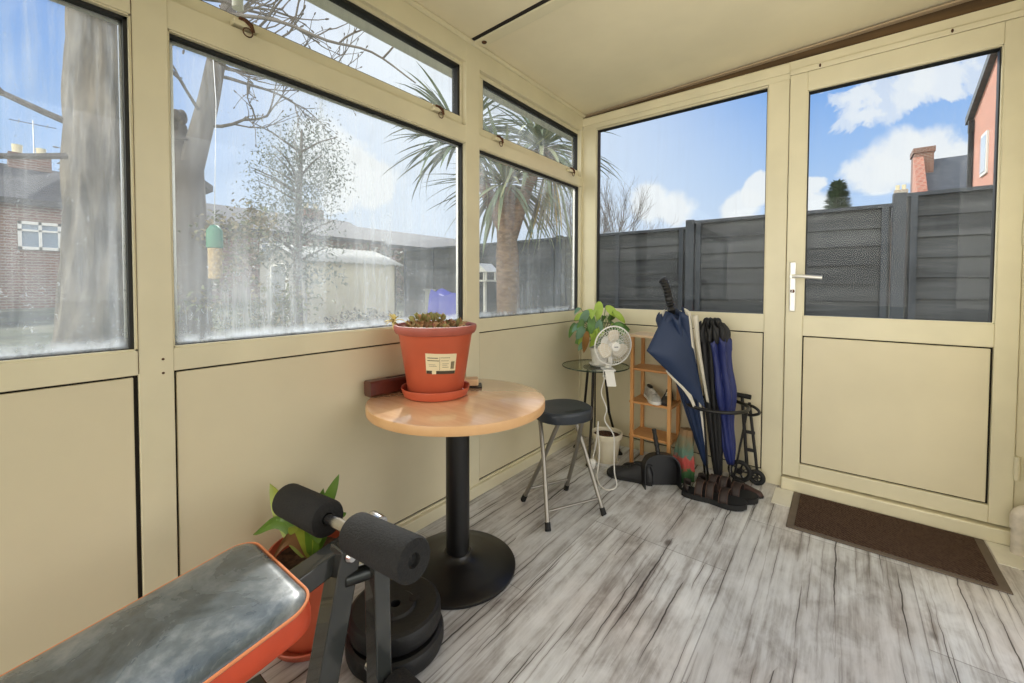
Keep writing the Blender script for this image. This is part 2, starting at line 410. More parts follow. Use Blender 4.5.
def struct(o, label, cat): return tag(o, label, cat, kind='structure')
YB = -4.3      # the left wall, floor and ceiling run on behind the camera

# ------------------------------------------------------------------ room shell
fl = MB().box(-.06, 2.0, YB, .08, -.06, 0).build('floor', M['floor'], smooth=False)
struct(fl, 'grey weathered wood-effect plank floor of the porch', 'floor')
def cz(x): return 2.09+.03*x
c_ = MB(); c_.prism([(-.3, cz(-.3)), (2.05, cz(2.05)), (2.05, cz(2.05)+.06), (-.3, cz(-.3)+.06)], (0, YB, 0), (1, 0, 0), (0, 0, 1), (0, -YB+.25, 0))
ceil = c_.build('ceiling', M['ceil'], smooth=False); struct(ceil, 'flat cream panelled ceiling sloping slightly up to the house', 'ceiling')
# joint strip across the ceiling with its dark slot
t_ = MB().prism([(0, cz(0)-.010), (2.0, cz(2.)-.010), (2.0, cz(2.)), (0, cz(0))], (0, -1.035, 0), (1, 0, 0), (0, 0, 1), (0, .055, 0))
t_ = t_.build('trim_1', M['frame'], smooth=False, bevel=.003); struct(t_, 'cream cover strip across the ceiling joint', 'trim')
s_ = MB().prism([(0, cz(0)-.004), (2.0, cz(2.)-.004), (2.0, cz(2.)), (0, cz(0))], (0, -1.052, 0), (1, 0, 0), (0, 0, 1), (0, .016, 0)).build('slot', M['gap'], t_, smooth=False)
for i, y in enumerate((-1.0, -.7)):
    MB().lathe([(.0, -.004), (.010, -.004), (.012, 0)], (.05+.62*i, -1.008, cz(.05+.62*i)-.010), 14).build('screw', M['rust'], t_)
t_ = MB().tube(arc((0.006, 0, 2.082), (0, 0, 1), (1, 0, 0), 0, 0, 0, 1)[:1]+[(0.006, YB, 2.082)], .011, 8)
t_ = t_.build('trim_2', M['frame']); struct(t_, 'cream beading where left wall meets the ceiling', 'trim')

# ---- left wall (x = 0 is its inner face)
W = -.062
wl = thing('wall_left', (0, 0, 0), 'cream panelled wall under and around the garden windows', 'wall', kind='structure')
MUL = [(-2.199, -2.130), (-1.074, -.985)]
fr = MB()
fr.box(W, 0, YB, 0, 0, .060)                                     # bottom rail
fr.box(W, 0, YB, 0, .767, .826)                                  # sill rail
fr.box(W, 0, YB, -1.03, 1.628, 1.702); fr.box(W, 0, -1.03, 0, 1.628, 1.687)          # transom
fr.box(W, 0, YB, 0, 1.985, 2.10)                                 # head
fr.build('rail', M['frame'], wl, smooth=False, bevel=.002)
for a, b in MUL:
    MB().box(W, .0015, a, b, 0, 2.10).build('mullion', M['frame'], wl, smooth=False, bevel=.002)
MB().box(W, .0015, -.026, .0, 0, 2.10).build('corner_post', M['frame'], wl, smooth=False, bevel=.002)
MB().box(W-.002, -.010, YB, 0, .06, .767).build('panel_recess', M['gap'], wl, smooth=False)
for a, b in ((YB, -2.199), (-2.130, -1.074), (-.985, -.022)):
    MB().box(-.014, -.003, a+.005, b-.009, .067, .762).build('panel', M['panel'], wl, smooth=False, bevel=.002)
sk = MB().box(0, .018, YB, 0, 0, .052).build('baseboard_left', M['frame'], smooth=False, bevel=.003)
struct(sk, 'low cream skirting along the left wall', 'baseboard')
# seams and screw holes on the mullion by the camera
MB().box(.0012, .0022, -2.1995, -2.1985, .77, 1.99).build('seam', M['rust'], wl, smooth=False)
for z in (.80, .765):
    MB().lathe([(0, .001), (.003, .001), (.0032, 0)], (.0015, -2.152, z), 10, (1, 0, 0)).build('screw', M['rust'], wl)

G1 = glass_mat('dusty_glass_garden', .045, .19, low=.11)
G2 = glass_mat('dusty_glass_mid', .055, .17, low=.10)
G3 = glass_mat('dusty_glass_small', .09, .15, low=.08)
G4 = glass_mat('clean_glass_back', .006, .020, refl=.26)
G5 = glass_mat('clean_glass_door', .008, .022, refl=.22)
G6 = glass_mat('vent_glass', .03, .05)

def win_x(n, y0, y1, z0, z1, glass, label, depth=.016):
    """fixed pane in the left wall: bead, black gasket, glass"""
    t = thing('window_%d' % n, (0, (y0+y1)/2, z0), label, 'window', kind='structure')
    b = MB()
    for (a, c, e, f) in ((y0-.002, y1+.002, z0-.004, z0+.004), (y0-.002, y1+.002, z1-.004, z1+.004), (y0-.002, y0+.004, z0, z1), (y1-.004, y1+.002, z0, z1)):
        b.box(-.020, -.004, a, c, e, f)
    b.build('bead', M['frame'], t, smooth=False)
    g = MB(); k = .012
    for (a, c, e, f) in ((y0, y1, z0, z0+k*.4), (y0, y1, z1-k, z1), (y0, y0+k*.6, z0, z1), (y1-k, y1, z0, z1)):
        g.box(-.052, -.016, a, c, e, f)
    g.build('gasket', M['gasket'], t, smooth=False)
    sp = MB(); k2 = .017
    for (a, c, e, f) in ((y0, y1, z0, z0+k2*.6), (y0, y1, z1-k2, z1), (y0, y0+k2, z0, z1), (y1-k2, y1, z0, z1)):
        sp.box(-.046, -.034, a, c, e, f)
    sp.build('spacer_bar', M['silver'], t, smooth=False)
    MB().box(-.034, -.030, y0, y1, z0, z1).build('pane', glass, t, smooth=False)
    return t
win_x(1, YB, -2.199, .826, 1.628, G1, 'dusty window nearest the camera looking at thick tree trunk')
win_x(2, -2.130, -1.074, .826, 1.628, G2, 'wide dusty window looking at pale garden shed')
win_x(3, -.985, -.026, .826, 1.628, G3, 'dusty window by the corner looking at the cabbage palm')

def vent(n, y0, y1, z0, z1, glass, label, handles, k0, k1):
    t = thing('window_%d' % n, (0, (y0+y1)/2, z0), label, 'window', kind='structure')
    f = MB(); P = -.020
    gy0, gy1, gz0, gz1 = y0+k0, y1-k1, z0+.042, z1-.020
    f.box(-.075, P, y0, y1, z0, gz0); f.box(-.075, P, y0, y1, gz1, z1); f.box(-.075, P, y0, gy0, gz0, gz1); f.box(-.075, P, gy1, y1, gz0, gz1)
    f.build('sash_frame', M['frame'], t, smooth=False, bevel=.003)
    g = MB(); q = .012
    for (a, c, e, h) in ((gy0, gy1, gz0, gz0+q*.3), (gy0, gy1, gz1-q, gz1), (gy0, gy0+q*.5, gz0, gz1), (gy1-q, gy1, gz0, gz1)):
        g.box(-.062, P-.006, a, c, e, h)
    g.build('gasket', M['gasket'], t, smooth=False)
    MB().box(-.050, -.046, gy0, gy1, gz0, gz1).build('pane', glass, t, smooth=False)
    for y in handles:
        h = MB(); z = z0+.004
        h.box(P, .010, y-.032, y+.032, z, z+.016); h.box(P, P+.008, y-.02, y+.02, z+.016, z+.034)
        h = h.build('catch_plate', M['frame'], t, smooth=False, bevel=.003)
        hh = MB(); hh.tube([(-.004, y-.012, z+.026), (.008, y-.002, z+.020), (.014, y+.010, z+.010), (.014, y+.016, z-.006)], [.006, .007, .006, .004], 8)
        hh.tube(arc((.012, y+.002, z-.012), (0, 1, 0), (0, 0, 1), .012, 0, 2*PI, 14)[:-1], .0018, 6, closed=True)
        hh.build('catch_lever', M['rust'], t)
    return t
vent(4, -2.128, -1.076, 1.703, 1.992, G6, 'long top-hung vent window above the shed view', (-1.955, -1.235), .02, .012)
vent(5, -.983, -.004, 1.688, 1.985, G3, 'short top-hung vent window next to the room corner', (-.845, -.145), .045, .012)

# ---- back wall (y = 0 inner face)
wb = thing('wall_back', (1, 0, 0), 'cream framed end wall holding the window and door', 'wall', kind='structure')
D_ = .062
fr = MB()
fr.box(.092, 1.03, 0, D_, 0, .060); fr.box(.092, 1.03, 0, D_, .757, .844); fr.box(0, 2.0, .0005, D_, 1.985, 2.066)
fr.box(0, 1.118, -.010, 0, 2.012, 2.058); fr.box(1.119, 1.9, -.012, 0, 1.996, 2.020)
fr.box(0, .092, -.0015, D_, 0, 1.985); fr.box(1.866, 2.0, 0, D_, 0, 1.985)
fr.build('frame_rail', M['frame'], wb, smooth=False, bevel=.002)
MB().box(1.030, 1.118, -.0015, D_, 0, 1.985).build('door_post', M['frame'], wb, smooth=False, bevel=.003)
MB().box(0.09, 1.04, .010, D_-.002, .06, .76).build('panel_recess', M['gap'], wb, smooth=False)
MB().box(.104, 1.025, .002, .014, .067, .751).build('panel', M['panel'], wb, smooth=False, bevel=.002)
MB().box(0, 2.0, .03, .05, 2.06, 2.16).build('recess_board', mat('brown_stained_board', (96, 74, 46), .8, var=.3, vscale=6, stretch=(.4, 1, 6)), wb, smooth=False)
MB().prism([(0, 2.078), (1.9, 2.128), (1.9, 2.138), (0, 2.082)], (0, .0, 0), (1, 0, 0), (0, 0, 1), (0, .025, 0)).build('loose_trim', mat('greyed_trim', (176, 156, 128), .7), wb, smooth=False)
MB().box(1.118, 1.9, -.03, .10, 0, .058).build('threshold', M['frame'], wb, smooth=False, bevel=.006)

def win_y(t, x0, x1, z0, z1, yf, glass):
    b = MB()
    for (a, c, e, f) in ((x0-.002, x1+.002, z0-.004, z0+.004), (x0-.002, x1+.002, z1-.004, z1+.004), (x0-.002, x0+.004, z0, z1), (x1-.004, x1+.002, z0, z1)):
        b.box(a, c, yf+.004, yf+.020, e, f)
    b.build('bead', M['frame'], t, smooth=False)
    g = MB(); k = .008
    for (a, c, e, f) in ((x0, x1, z0, z0+k*.4), (x0, x1, z1-k, z1), (x0, x0+k, z0, z1), (x1-k, x1, z0, z1)):
        g.box(a, c, yf+.016, yf+.05, e, f)
    g.build('gasket', M['gasket'], t, smooth=False)
    MB().box(x0, x1, yf+.030, yf+.034, z0, z1).build('pane', glass, t, smooth=False)
w6 = thing('window_6', (.56, 0, .844), 'clear window in the end wall beside the door', 'window', kind='structure')
win_y(w6, .092, 1.03, .844, 1.978, 0, G4)

# ---- door
dr = thing('door_1', (1.5, 0, .06), 'cream half-glazed back door with silver lever handle', 'door', kind='structure')
lf = MB(); yf = -.012
lf.box(1.19, 1.80, yf, .05, .067, .135); lf.box(1.19, 1.80, yf, .05, .753, .845); lf.box(1.19, 1.80, yf, .05, 1.909, 1.994)
lf.box(1.121, 1.19, yf, .05, .067, 1.994); lf.box(1.80, 1.863, yf, .05, .067, 1.994)
lf.build('door_leaf', M['frame'], dr, smooth=False, bevel=.003)
MB().box(1.18, 1.81, .006, .045, .13, .76).build('panel_recess', M['gap'], dr, smooth=False)
MB().box(1.195, 1.793, -.006, .010, .141, .747).build('panel', M['panel'], dr, smooth=False, bevel=.003)
win_y(dr, 1.19, 1.80, .845, 1.909, yf, G5)
h = MB(); h.box(1.136, 1.160, yf-.010, yf, .868, 1.105)
hp = h.build('handle_plate', M['silver'], dr, smooth=False, bevel=.004)
h = MB(); h.tube([(1.148, yf-.008, 1.035), (1.148, yf-.046, 1.035)], .010, 12)
h.tube(spline([(1.148, yf-.046, 1.035), (1.17, yf-.048, 1.036), (1.21, yf-.048, 1.033), (1.262, yf-.044, 1.028)]), .0085, 10)
h.build('lever', M['silver'], hp)
h = MB(); h.lathe([(0, .006), (.008, .006), (.009, 0)], (1.148, yf-.010, .965), 16, (0, -1, 0)); h.build('lock_cylinder', M['rust'], hp)
h = MB(); h.box(1.1475, 1.1495, yf-.034, yf-.012, .955, .975); h.box(1.1475, 1.1495, yf-.036, yf-.030, .900, .958); h.build('key', M['steel'], hp, smooth=False)
for z in (.30, 1.19, 1.75):
    h = MB(); h.tube([(1.868, -.016, z-.045), (1.868, -.016, z+.045)], .009, 10); h.build('hinge', M['frame'], dr)
for x in (1.235, 1.66):
    h = MB(); h.ell((x, -.014, 2.008), (.004, .005, .008), n=8, m=6); h.build('screw', M['rust'], dr)

# right-hand house wall just outside the frame; opening added to let side light in
wr = MB().box(1.93, 2.05, YB, -2.35, 0, 2.2).box(1.93, 2.05, -.62, .08, 0, 2.2).box(1.93, 2.05, -2.35, -.62, 1.98, 2.2).build('wall_right', M['ceil'], smooth=False); struct(wr, 'cream rendered house wall beside the back door', 'wall')
for i, (x0, x1, y0, y1) in enumerate(((1.098, 1.172, -.215, -.032), (1.792, 1.925, -.20, -.032))):
    p = MB().box(x0, x1, y0, y1, 0, .003).build('trim_%d' % (3+i), mat('pale_floor_patch_%d' % i, (232, 228, 214), .7, var=.06, vscale=12), smooth=False, bevel=.001)
    struct(p, ('small cream floor patch left of the door mat', 'larger cream floor patch right of the door mat')[i], 'floor patch')

# ------------------------------------------------------------------ bistro table and what stands on it
tb = thing('bistro_table', (.293, -1.412, 0), 'round light wood bistro table on a black pedestal', 'table')
TX, TY, TZ = .293, -1.412, .598
MB().lathe([(0, TZ), (.300, TZ), (.302, TZ-.001)], (TX, TY, 0), 72).lathe([(.302, TZ-.029), (0, TZ-.029)], (TX, TY, 0), 72).build('tabletop', M['beech'], tb)
MB().lathe([(.302, TZ-.001), (.303, TZ-.003), (.303, TZ-.027), (.302, TZ-.029)], (TX, TY, 0), 72).build('edge_band', M['beechedge'], tb)
MB().lathe([(.0, .03), (.041, .03), (.041, TZ-.034), (.12, TZ-.033), (.12, TZ-.029), (0, TZ-.029)], (TX, TY, 0), 40).build('column', M['blackmetal'], tb)
MB().lathe([(0, 0), (.200, 0), (.203, .003), (.203, .010), (.198, .014), (.15, .022), (.10, .031), (.065, .041), (.050, .050), (.046, .058), (.041, .060)], (TX, TY, 0), 64).build('base', M['blackmetal'], tb)

pt = thing('flower_pot', (.201, -1.43, TZ), 'large terracotta plastic pot with paper label on the round table', 'plant pot')
px, py, pz = .201, -1.43, TZ
MB().lathe([(0, pz), (.104, pz), (.112, pz+.004), (.121, pz+.030), (.1205, pz+.033), (.117, pz+.031), (.108, pz+.008), (0, pz+.006)], (px, py, 0), 56).build('saucer', M['terracotta'], pt)
MB().lathe([(0, pz+.007), (.092, pz+.007), (.096, pz+.012), (.127, pz+.212), (.131, pz+.220), (.129, pz+.224)], (px, py, 0), 64).build('pot_body', M['terracotta'], pt)
MB().lathe([(.127, pz+.220), (.138, pz+.223), (.1435, pz+.232), (.1455, pz+.244), (.1435, pz+.251), (.138, pz+.252), (.134, pz+.248), (.131, pz+.232), (.127, pz+.220)], (px, py, 0), 64).build('rim', M['terradark'], pt)
MB().grid(lambda a, b: (px+.129*a*math.cos(2*PI*b), py+.129*a*math.sin(2*PI*b), pz+.231+.010*math.sin(9*a+b*12)*a*(1-a)*2), 6, 30).build('soil', M['soil'], pt)
def on_pot(a, z, off=.0006):
    r = .096+(z-pz-.012)*(.031/.200)+off; t = R(a); return (px+r*math.cos(t), py+r*math.sin(t), z)
lab = MB(); A0, A1, Z0, Z1 = -58, -6, pz+.098, pz+.166
lab.grid(lambda a, b: on_pot(A0+(A1-A0)*a, Z0+(Z1-Z0)*b-.006*a), 16, 6)
lb = lab.build('label', M['paper'], pt)
ib = MB(); ib.grid(lambda a, b: on_pot(A0+.5+(A1-A0-1)*a, Z0-.001+.011*b-.006*a, .0011), 16, 1, 0)
for (a0, a1, z0, z1) in ((3, 20, .052, .0545), (24, 40, .054, .0555), (3, 22, .043, .0455), (25, 38, .044, .0452), (5, 16, .030, .031), (5, 18, .025, .026), (27, 38, .034, .035), (27, 36, .029, .030), (27, 38, .022, .0232)):
    ib.grid(lambda a, b: on_pot(A0+a0+(a1-a0)*a, Z0+z0+(z1-z0)*b-.006*(a0+(a1-a0)*a)/(A1-A0), .0011), 6, 1)
for k in range(7):
    ib.grid(lambda a, b: on_pot(A0+42.2+k*.95+.55*a, Z0+.016+.026*b-.005, .0011), 1, 1)
ib.grid(lambda a, b: on_pot(A0+22.6+.5*a, Z0+.012+.046*b-.003, .0011), 1, 1)
ib.build('print', M['ink'], lb)
MB().grid(lambda a, b: on_pot(A0+10+7*a, Z0-.003+.012*b, .0017), 3, 2).build('torn_corner', M['paper'], lb)
rng = random.Random(4)
dg = [mat('withered_leaf_olive', (150, 146, 92), .8), mat('withered_leaf_brown', (176, 138, 98), .85), mat('withered_leaf_red', (146, 92, 70), .8), mat('withered_leaf_straw', (232, 214, 146), .8)]
lv = MB()
for k in range(120):
    a = rng.uniform(0, 2*PI); r_ = .118*math.sqrt(rng.random()); b = Vector((px+r_*math.cos(a), py+r_*math.sin(a), pz+.233))
    for q in range(rng.randint(1, 3)):
        d = Vector((rng.uniform(-1, 1), rng.uniform(-1, 1), rng.uniform(.15, 1.0)))
        lv.leaf(b+Vector((0, 0, rng.uniform(0, .012))), d, (0, 0, 1), rng.uniform(.018, .038), rng.uniform(.010, .019), rng.uniform(-.5, 1.5), 3, .4, rng.choice((0, 0, 1, 1, 2)))
for k in range(40):     # a taller tuft and the straw-coloured flower leaning over the rim
    d = Vector((rng.uniform(-.7, .7), rng.uniform(-.7, .7), 1)); b = Vector((px-.02+rng.uniform(-.04, .04), py-.02+rng.uniform(-.04, .04), pz+.238))
    lv.tube([b, b+d.normalized()*.028, b+d.normalized()*.045+Vector((.004, 0, 0))], .0012, 5, mi=1)
    lv.leaf(b+d.normalized()*.03, d+Vector((rng.uniform(-.6, .6),)*3), (1, 0, 0), .030, .017, .8, 3, .4, rng.choice((0, 0, 1)))
fc = Vector((px-.112, py-.098, pz+.262))
lv.tube(spline([(px-.06, py-.05, pz+.24), (px-.09, py-.08, pz+.268), fc]), .0014, 5, mi=3)
for k in range(22):
    d = Vector((rng.uniform(-1, 1), rng.uniform(-1, 1), rng.uniform(-.6, 1)))
    lv.leaf(fc, d, (.3, .2, 1), .034, .015, .7, 3, .3, 3)
lv.build('withered_plant', dg, pt)

wb_ = thing('wooden_block', (.055, -1.49, TZ), 'dark reddish-brown wooden block behind the terracotta pot', 'wooden block')
bl = MB(); ax = (Vector((.10, 1, 0)).normalized(), Vector((1, -.10, 0)).normalized(), Vector((0, 0, 1)))
ch = .007; hw, hh = .026, .027
bl.prism([(-hw+ch, 0), (hw-ch, 0), (hw, ch), (hw, 2*hh-ch), (hw-ch, 2*hh), (-hw+ch, 2*hh), (-hw, 2*hh-ch), (-hw, ch)], Vector((.055, -1.49, TZ+.0005))-ax[0]*.115, ax[1], ax[2], ax[0]*.23)
bl.build('body', M['mahogany'], wb_, smooth=False, bevel=.001)
tag(MB().obox(Vector((.055, -1.49, TZ+.0545+.0006))+ax[0]*.01, ax, (.05, .004, .0006)).build('slot', M['gap'], wb_, smooth=False))
cb = thing('tan_box', (.218, -1.262, TZ), 'small pale tan box on dark card right of the pot', 'box')
ax2 = (Vector((.72, .70, 0)), Vector((-.70, .72, 0)), Vector((0, 0, 1)))
MB().obox((.205, -1.275, TZ+.0025), ax2, (.056, .036, .002)).build('card', M['black'], cb, smooth=False)
MB().obox((.196, -1.278, TZ+.018), ax2, (.052, .030, .013)).build('body', mat('pale_tan', (222, 190, 146), .6, var=.1, vscale=30), cb, smooth=False, bevel=.006)
MB().obox((.180, -1.282, TZ+.046), (ax2[0], (0, .3, 1), ax2[1]), (.013, .016, .003)).build('tag', M['paper'], cb, smooth=False, bevel=.001)

# ------------------------------------------------------------------ folding stool
sx_, sy_ = .372, -.842
st = thing('folding_stool', (sx_, sy_, 0), 'black-seated folding stool with crossed chrome legs', 'stool')
u = Vector((.902, -.432, 0)); v = Vector((.432, .902, 0)); sc = Vector((sx_, sy_, 0))
def seat_outline(k, n=48):
    o = []
    for i in range(n):
        t = 2*PI*i/n; c, s = math.cos(t), math.sin(t)
        o.append((u*(.118*k*math.copysign(abs(c)**.85, c))+v*(.128*k*math.copysign(abs(s)**.85, s))))
    return o
seat = MB(); rings = [(.90, .408), (.985, .408), (1.0, .415), (1.0, .440), (.985, .450), (.95, .454), (.7, .455), (.35, .453), (.01, .452)]
vs_ = [sc+p+Vector((0, 0, z)) for k, z in rings for p in seat_outline(k)]
seat.add(vs_, [(i*48+j, i*48+(j+1) % 48, (i+1)*48+(j+1) % 48, (i+1)*48+j) for i in range(len(rings)-1) for j in range(48)])
seat_o = seat.build('seat', mat('charcoal_moulded_seat', (44, 50, 58), .38, bump=.05, bscale=200), st)
gs = MB()
gs.grid(lambda a, b: sc+u*(.072+.016*b+.010*math.cos((a-.5)*2.4))+v*((a-.5)*.085)+Vector((0, 0, .4565)), 10, 2)
gs.build('hand_slot', M['black'], seat_o)
A, C_, B, D = (Vector((.428, -1.041, 0)), Vector((.553, -.793, 0)), Vector((.202, -.909, 0)), Vector((.303, -.695, 0)))
def leg(top, foot, name='leg'):
    mid = top.lerp(foot, .45)+Vector((0, 0, 0)); 
    p = spline([top, top.lerp(foot, .25)+(foot-top).normalized().cross(v)*.004, mid+(foot-top).normalized().cross(v)*.006, foot+(top-foot)*.06], 5)
    l = MB().tube(p, .0095, 12).build(name, M['dullsteel'], st)
    d = (top-foot).normalized(); MB().tube([foot+Vector((0, 0, .003)), foot+d*.006, foot+d*.034], [.012, .0125, .0115], 12).build('rubber_foot', M['rubber'], l)
H = Vector((0, 0, .404))
tops = dict(A=sc-u*.05-v*.088+H, C=sc-u*.05+v*.085+H, B=sc+u*.05-v*.052+H, D=sc+u*.05+v*.072+H)
for k, f in (('A', A), ('C', C_), ('B', B), ('D', D)): leg(tops[k], f+Vector((0, 0, 0)))
for a, b, k, l in (('A', 'C', A, C_), ('B', 'D', B, D)):
    t = .16; MB().tube([k.lerp(tops[a], t), l.lerp(tops[b], t)], .006, 10).build('stretcher', M['dullsteel'], st)
MB().tube([tops['A']+Vector((0, 0, -.004)), tops['C']+Vector((0, 0, -.004))], .008, 10).tube([tops['B']+Vector((0, 0, -.004)), tops['D']+Vector((0, 0, -.004))], .008, 10).build('seat_hinge', M['dullsteel'], st)

# ------------------------------------------------------------------ glass side table with plant and clip fan
gm = bpy.data.materials.new('green_tinted_glass'); t = NT(gm); t.nt.nodes.clear()
tr = t.n('BsdfTransparent'); tr.inputs[0].default_value = (.90, .955, .92, 1); gl = t.n('BsdfGlossy'); gl.inputs['Roughness'].default_value = .04
x = t.n('MixShader'); t.l(sheen(t), x.inputs[0]); t.l(tr.outputs[0], x.inputs[1]); t.l(gl.outputs[0], x.inputs[2])
o_ = t.n('OutputMaterial'); t.l(x.outputs[0], o_.inputs[0])
gx, gy, gz = .222, -.238, .530
gt = thing('glass_side_table', (gx, gy, 0), 'round glass side table on thin dark legs in the corner', 'side table')
gto = MB().lathe([(0, gz-.007), (.189, gz-.007), (.189, gz), (0, gz)], (gx, gy, 0), 64).build('glass_top', gm, gt)
MB().lathe([(.189, gz-.007), (.1915, gz-.0055), (.1915, gz-.0015), (.189, gz)], (gx, gy, 0), 64).build('edge', mat('dark_green_glass_edge', (42, 62, 54), .15), gto)
for a in (-75, 165, 45):
    d = Vector((math.cos(R(a)), math.sin(R(a)), 0)); c = Vector((gx, gy, 0))
    l = MB().tube([c+d*.055+Vector((0, 0, gz-.010)), c+d*.085+Vector((0, 0, .25)), c+d*.15+Vector((0, 0, .012))], .0075, 10).build('leg', mat('dark_table_leg', (46, 42, 38), .3, .7), gt)
    MB().lathe([(0, 0), (.016, 0), (.016, .008), (.009, .016), (0, .016)], c+d*.152, 14).build('foot', M['rubber'], l)
MB().lathe([(0, gz-.016), (.07, gz-.016), (.07, gz-.008), (0, gz-.008)], (gx, gy, 0), 32).build('mounting_disc', mat('dark_disc', (52, 48, 44), .35, .7), gt)

hp_ = thing('potted_houseplant', (.245, -.230, gz), 'leafy green houseplant in white pot on the glass table', 'houseplant')
hx, hy = .245, -.230
MB().lathe([(0, gz), (.050, gz), (.062, gz+.012), (.060, gz+.014), (.048, gz+.006), (0, gz+.005)], (hx, hy, 0), 36).build('saucer', M['white'], hp_)
MB().lathe([(0, gz+.006), (.040, gz+.006), (.054, gz+.088), (.057, gz+.090), (.058, gz+.104), (.052, gz+.104), (.050, gz+.088), (0, gz+.086)], (hx, hy, 0), 36).build('pot', M['white'], hp_)
lg = [mat('leaf_green', (86, 128, 56), .45, var=.35, vscale=18), mat('leaf_lime', (158, 186, 70), .45, var=.2, vscale=18), mat('leaf_bluegreen', (104, 140, 112), .5, var=.2, vscale=18), mat('leaf_brown', (158, 112, 48), .6, var=.3, vscale=18)]
for m_ in lg: m_.node_tree.nodes['Principled BSDF'].inputs['Transmission Weight'].default_value = 0
lv = MB(); rng = random.Random(11)
base = Vector((hx, hy, gz+.088))
for k in range(46):
    a = rng.uniform(0, 2*PI); out = rng.uniform(.35, 1.0); hgt = rng.uniform(.05, .24)
    dirv = Vector((math.cos(a), math.sin(a), 0))
    tip = base+dirv*out*.125+Vector((0, 0, hgt))
    tip.x = max(tip.x, .045); tip.y = min(tip.y, -.045)
    lv.tube(spline([base, base.lerp(tip, .5)+Vector((0, 0, .035)), tip], 4), .0022, 5, mi=0)
    dd = dirv*.8+Vector((0, 0, -rng.uniform(.3, 1.2)))
    if tip.x < .08: dd.x = abs(dd.x)
    if tip.y > -.08: dd.y = -abs(dd.y)
    lv.leaf(tip, dd, (rng.uniform(-.2, .8), rng.uniform(-1, .1), rng.uniform(0, .7)), rng.uniform(.065, .11), rng.uniform(.036, .05), rng.uniform(.3, 1.0), 6, .25, rng.choice((0, 0, 0, 1, 1, 2)), .8)
# the bright leaves standing highest to the right, the drooping brown one in front, the one leaning out to the left
for (tp, d, L, Wd, mi) in (((.300, -.270, .875), (.55, .2, -.5), .10, .05, 1), ((.275, -.30, .900), (.05, -.3, -1), .11, .055, 1), ((.34, -.26, .850), (.7, .35, -.75), .10, .04, 1), ((.285, -.315, .80), (.0, -.2, -1), .12, .05, 2),
                           ((.225, -.345, .735), (-.1, -.15, -1), .13, .042, 3), ((.19, -.34, .80), (-.15, -.15, -1), .12, .045, 0), ((.13, -.32, .775), (-.25, -.25, -.9), .10, .035, 0), ((.21, -.31, .85), (-.3, -.3, -.8), .12, .05, 2), ((.25, -.34, .83), (.1, -.3, -1), .12, .048, 0)):
    lv.tube(spline([base, base.lerp(Vector(tp), .5)+Vector((0, 0, .02)), tp], 4), .0022, 5, mi=0)
    lv.leaf(tp, d, (.45, -.8, .35), L, Wd*.9, .45, 7, .3, mi, .75)
lv.build('foliage', lg, hp_)

fc = Vector((.439, -.474, .688)); fa = Vector((.75, -.62, -.06)).normalized()
cf = thing('clip_fan', (.40, -.43, gz), 'small white clip-on fan gripping the glass table edge', 'fan')
fu, fw_, _ = frame_of(fa)
wire = MB(); Rg = .098
for k in range(40):
    t_ = 2*PI*k/40; d = fu*math.cos(t_)+fw_*math.sin(t_)
    wire.tube([fc+fa*.030+d*.020, fc+fa*.028+d*.055, fc+fa*.016+d*.085, fc+d*Rg], .0009, 5, caps=False)
for r_, h_ in ((.040, .030), (.060, .027), (.078, .020)): wire.tube([fc+fa*h_+(fu*math.cos(2*PI*k/48)+fw_*math.sin(2*PI*k/48))*r_ for k in range(48)], .0009, 5, closed=True)
wire.tube([fc+(fu*math.cos(2*PI*k/64)+fw_*math.sin(2*PI*k/64))*Rg for k in range(64)], .0035, 8, closed=True)
gr = wire.build('front_grille', M['white'], cf)
bd = MB().lathe([(0, .036), (.020, .035), (.023, .030), (.022, .026), (0, .026)], fc, 28, fa); bd = bd.build('badge', M['white'], gr)
MB().obox(fc+fa*.0364, (fu, fw_, fa), (.010, .0022, .0004)).build('badge_lettering', mat('grey_print', (110, 110, 116), .6), bd, smooth=False)
wire = MB()
for k in range(32):
    t_ = 2*PI*k/32; d = fu*math.cos(t_)+fw_*math.sin(t_)
    wire.tube([fc-fa*.034+d*.03, fc-fa*.030+d*.06, fc-fa*.014+d*.09, fc+d*Rg], .0009, 5, caps=False)
for r_, h_ in ((.045, .033), (.070, .026)): wire.tube([fc-fa*h_+(fu*math.cos(2*PI*k/48)+fw_*math.sin(2*PI*k/48))*r_ for k in range(48)], .0009, 5, closed=True)
wire.build('rear_grille', M['white'], cf)
bm_ = mat('milky_fan_blade', (226, 216, 196), .3)
for k in range(3):
    t0 = 2*PI*k/3+.5
    def bf(a, b):
        r_ = .018+.062*a; th_ = t0+(b-.5)*(1.15-.25*a)*(.6+.9*math.sin(PI*min(1, a*.8+.15)))
        d = fu*math.cos(th_)+fw_*math.sin(th_); return fc+d*r_+fa*((b-.5)*.022-.002)
    ob = MB().grid(bf, 8, 8).build('blade', bm_, cf); so_ = ob.modifiers.new('thickness', 'SOLIDIFY'); so_.thickness = .0015
MB().lathe([(0, .012), (.016, .011), (.018, -.010), (0, -.010)], fc, 20, fa).build('hub', M['white'], cf)
MB().lathe([(0, -.020), (.030, -.022), (.036, -.035), (.036, -.07), (.028, -.084), (0, -.088)], fc, 28, fa).build('motor_housing', M['white'], cf)
ck = Vector((.392, -.424, .560))
MB().tube(spline([fc-fa*.055+Vector((0, 0, -.034)), fc-fa*.03+Vector((0, 0, -.085)), ck+Vector((0, 0, .012)), ck]), [.011]*6+[.012]*6+[.015]*7, 12).build('neck', M['white'], cf)
cd = Vector((.62, -.78, 0)); sd = Vector((.78, .62, 0))
cl = MB()
cl.obox(ck+Vector((0, 0, -.006))-cd*.012, (cd, sd, (0, 0, 1)), (.045, .030, .0045))
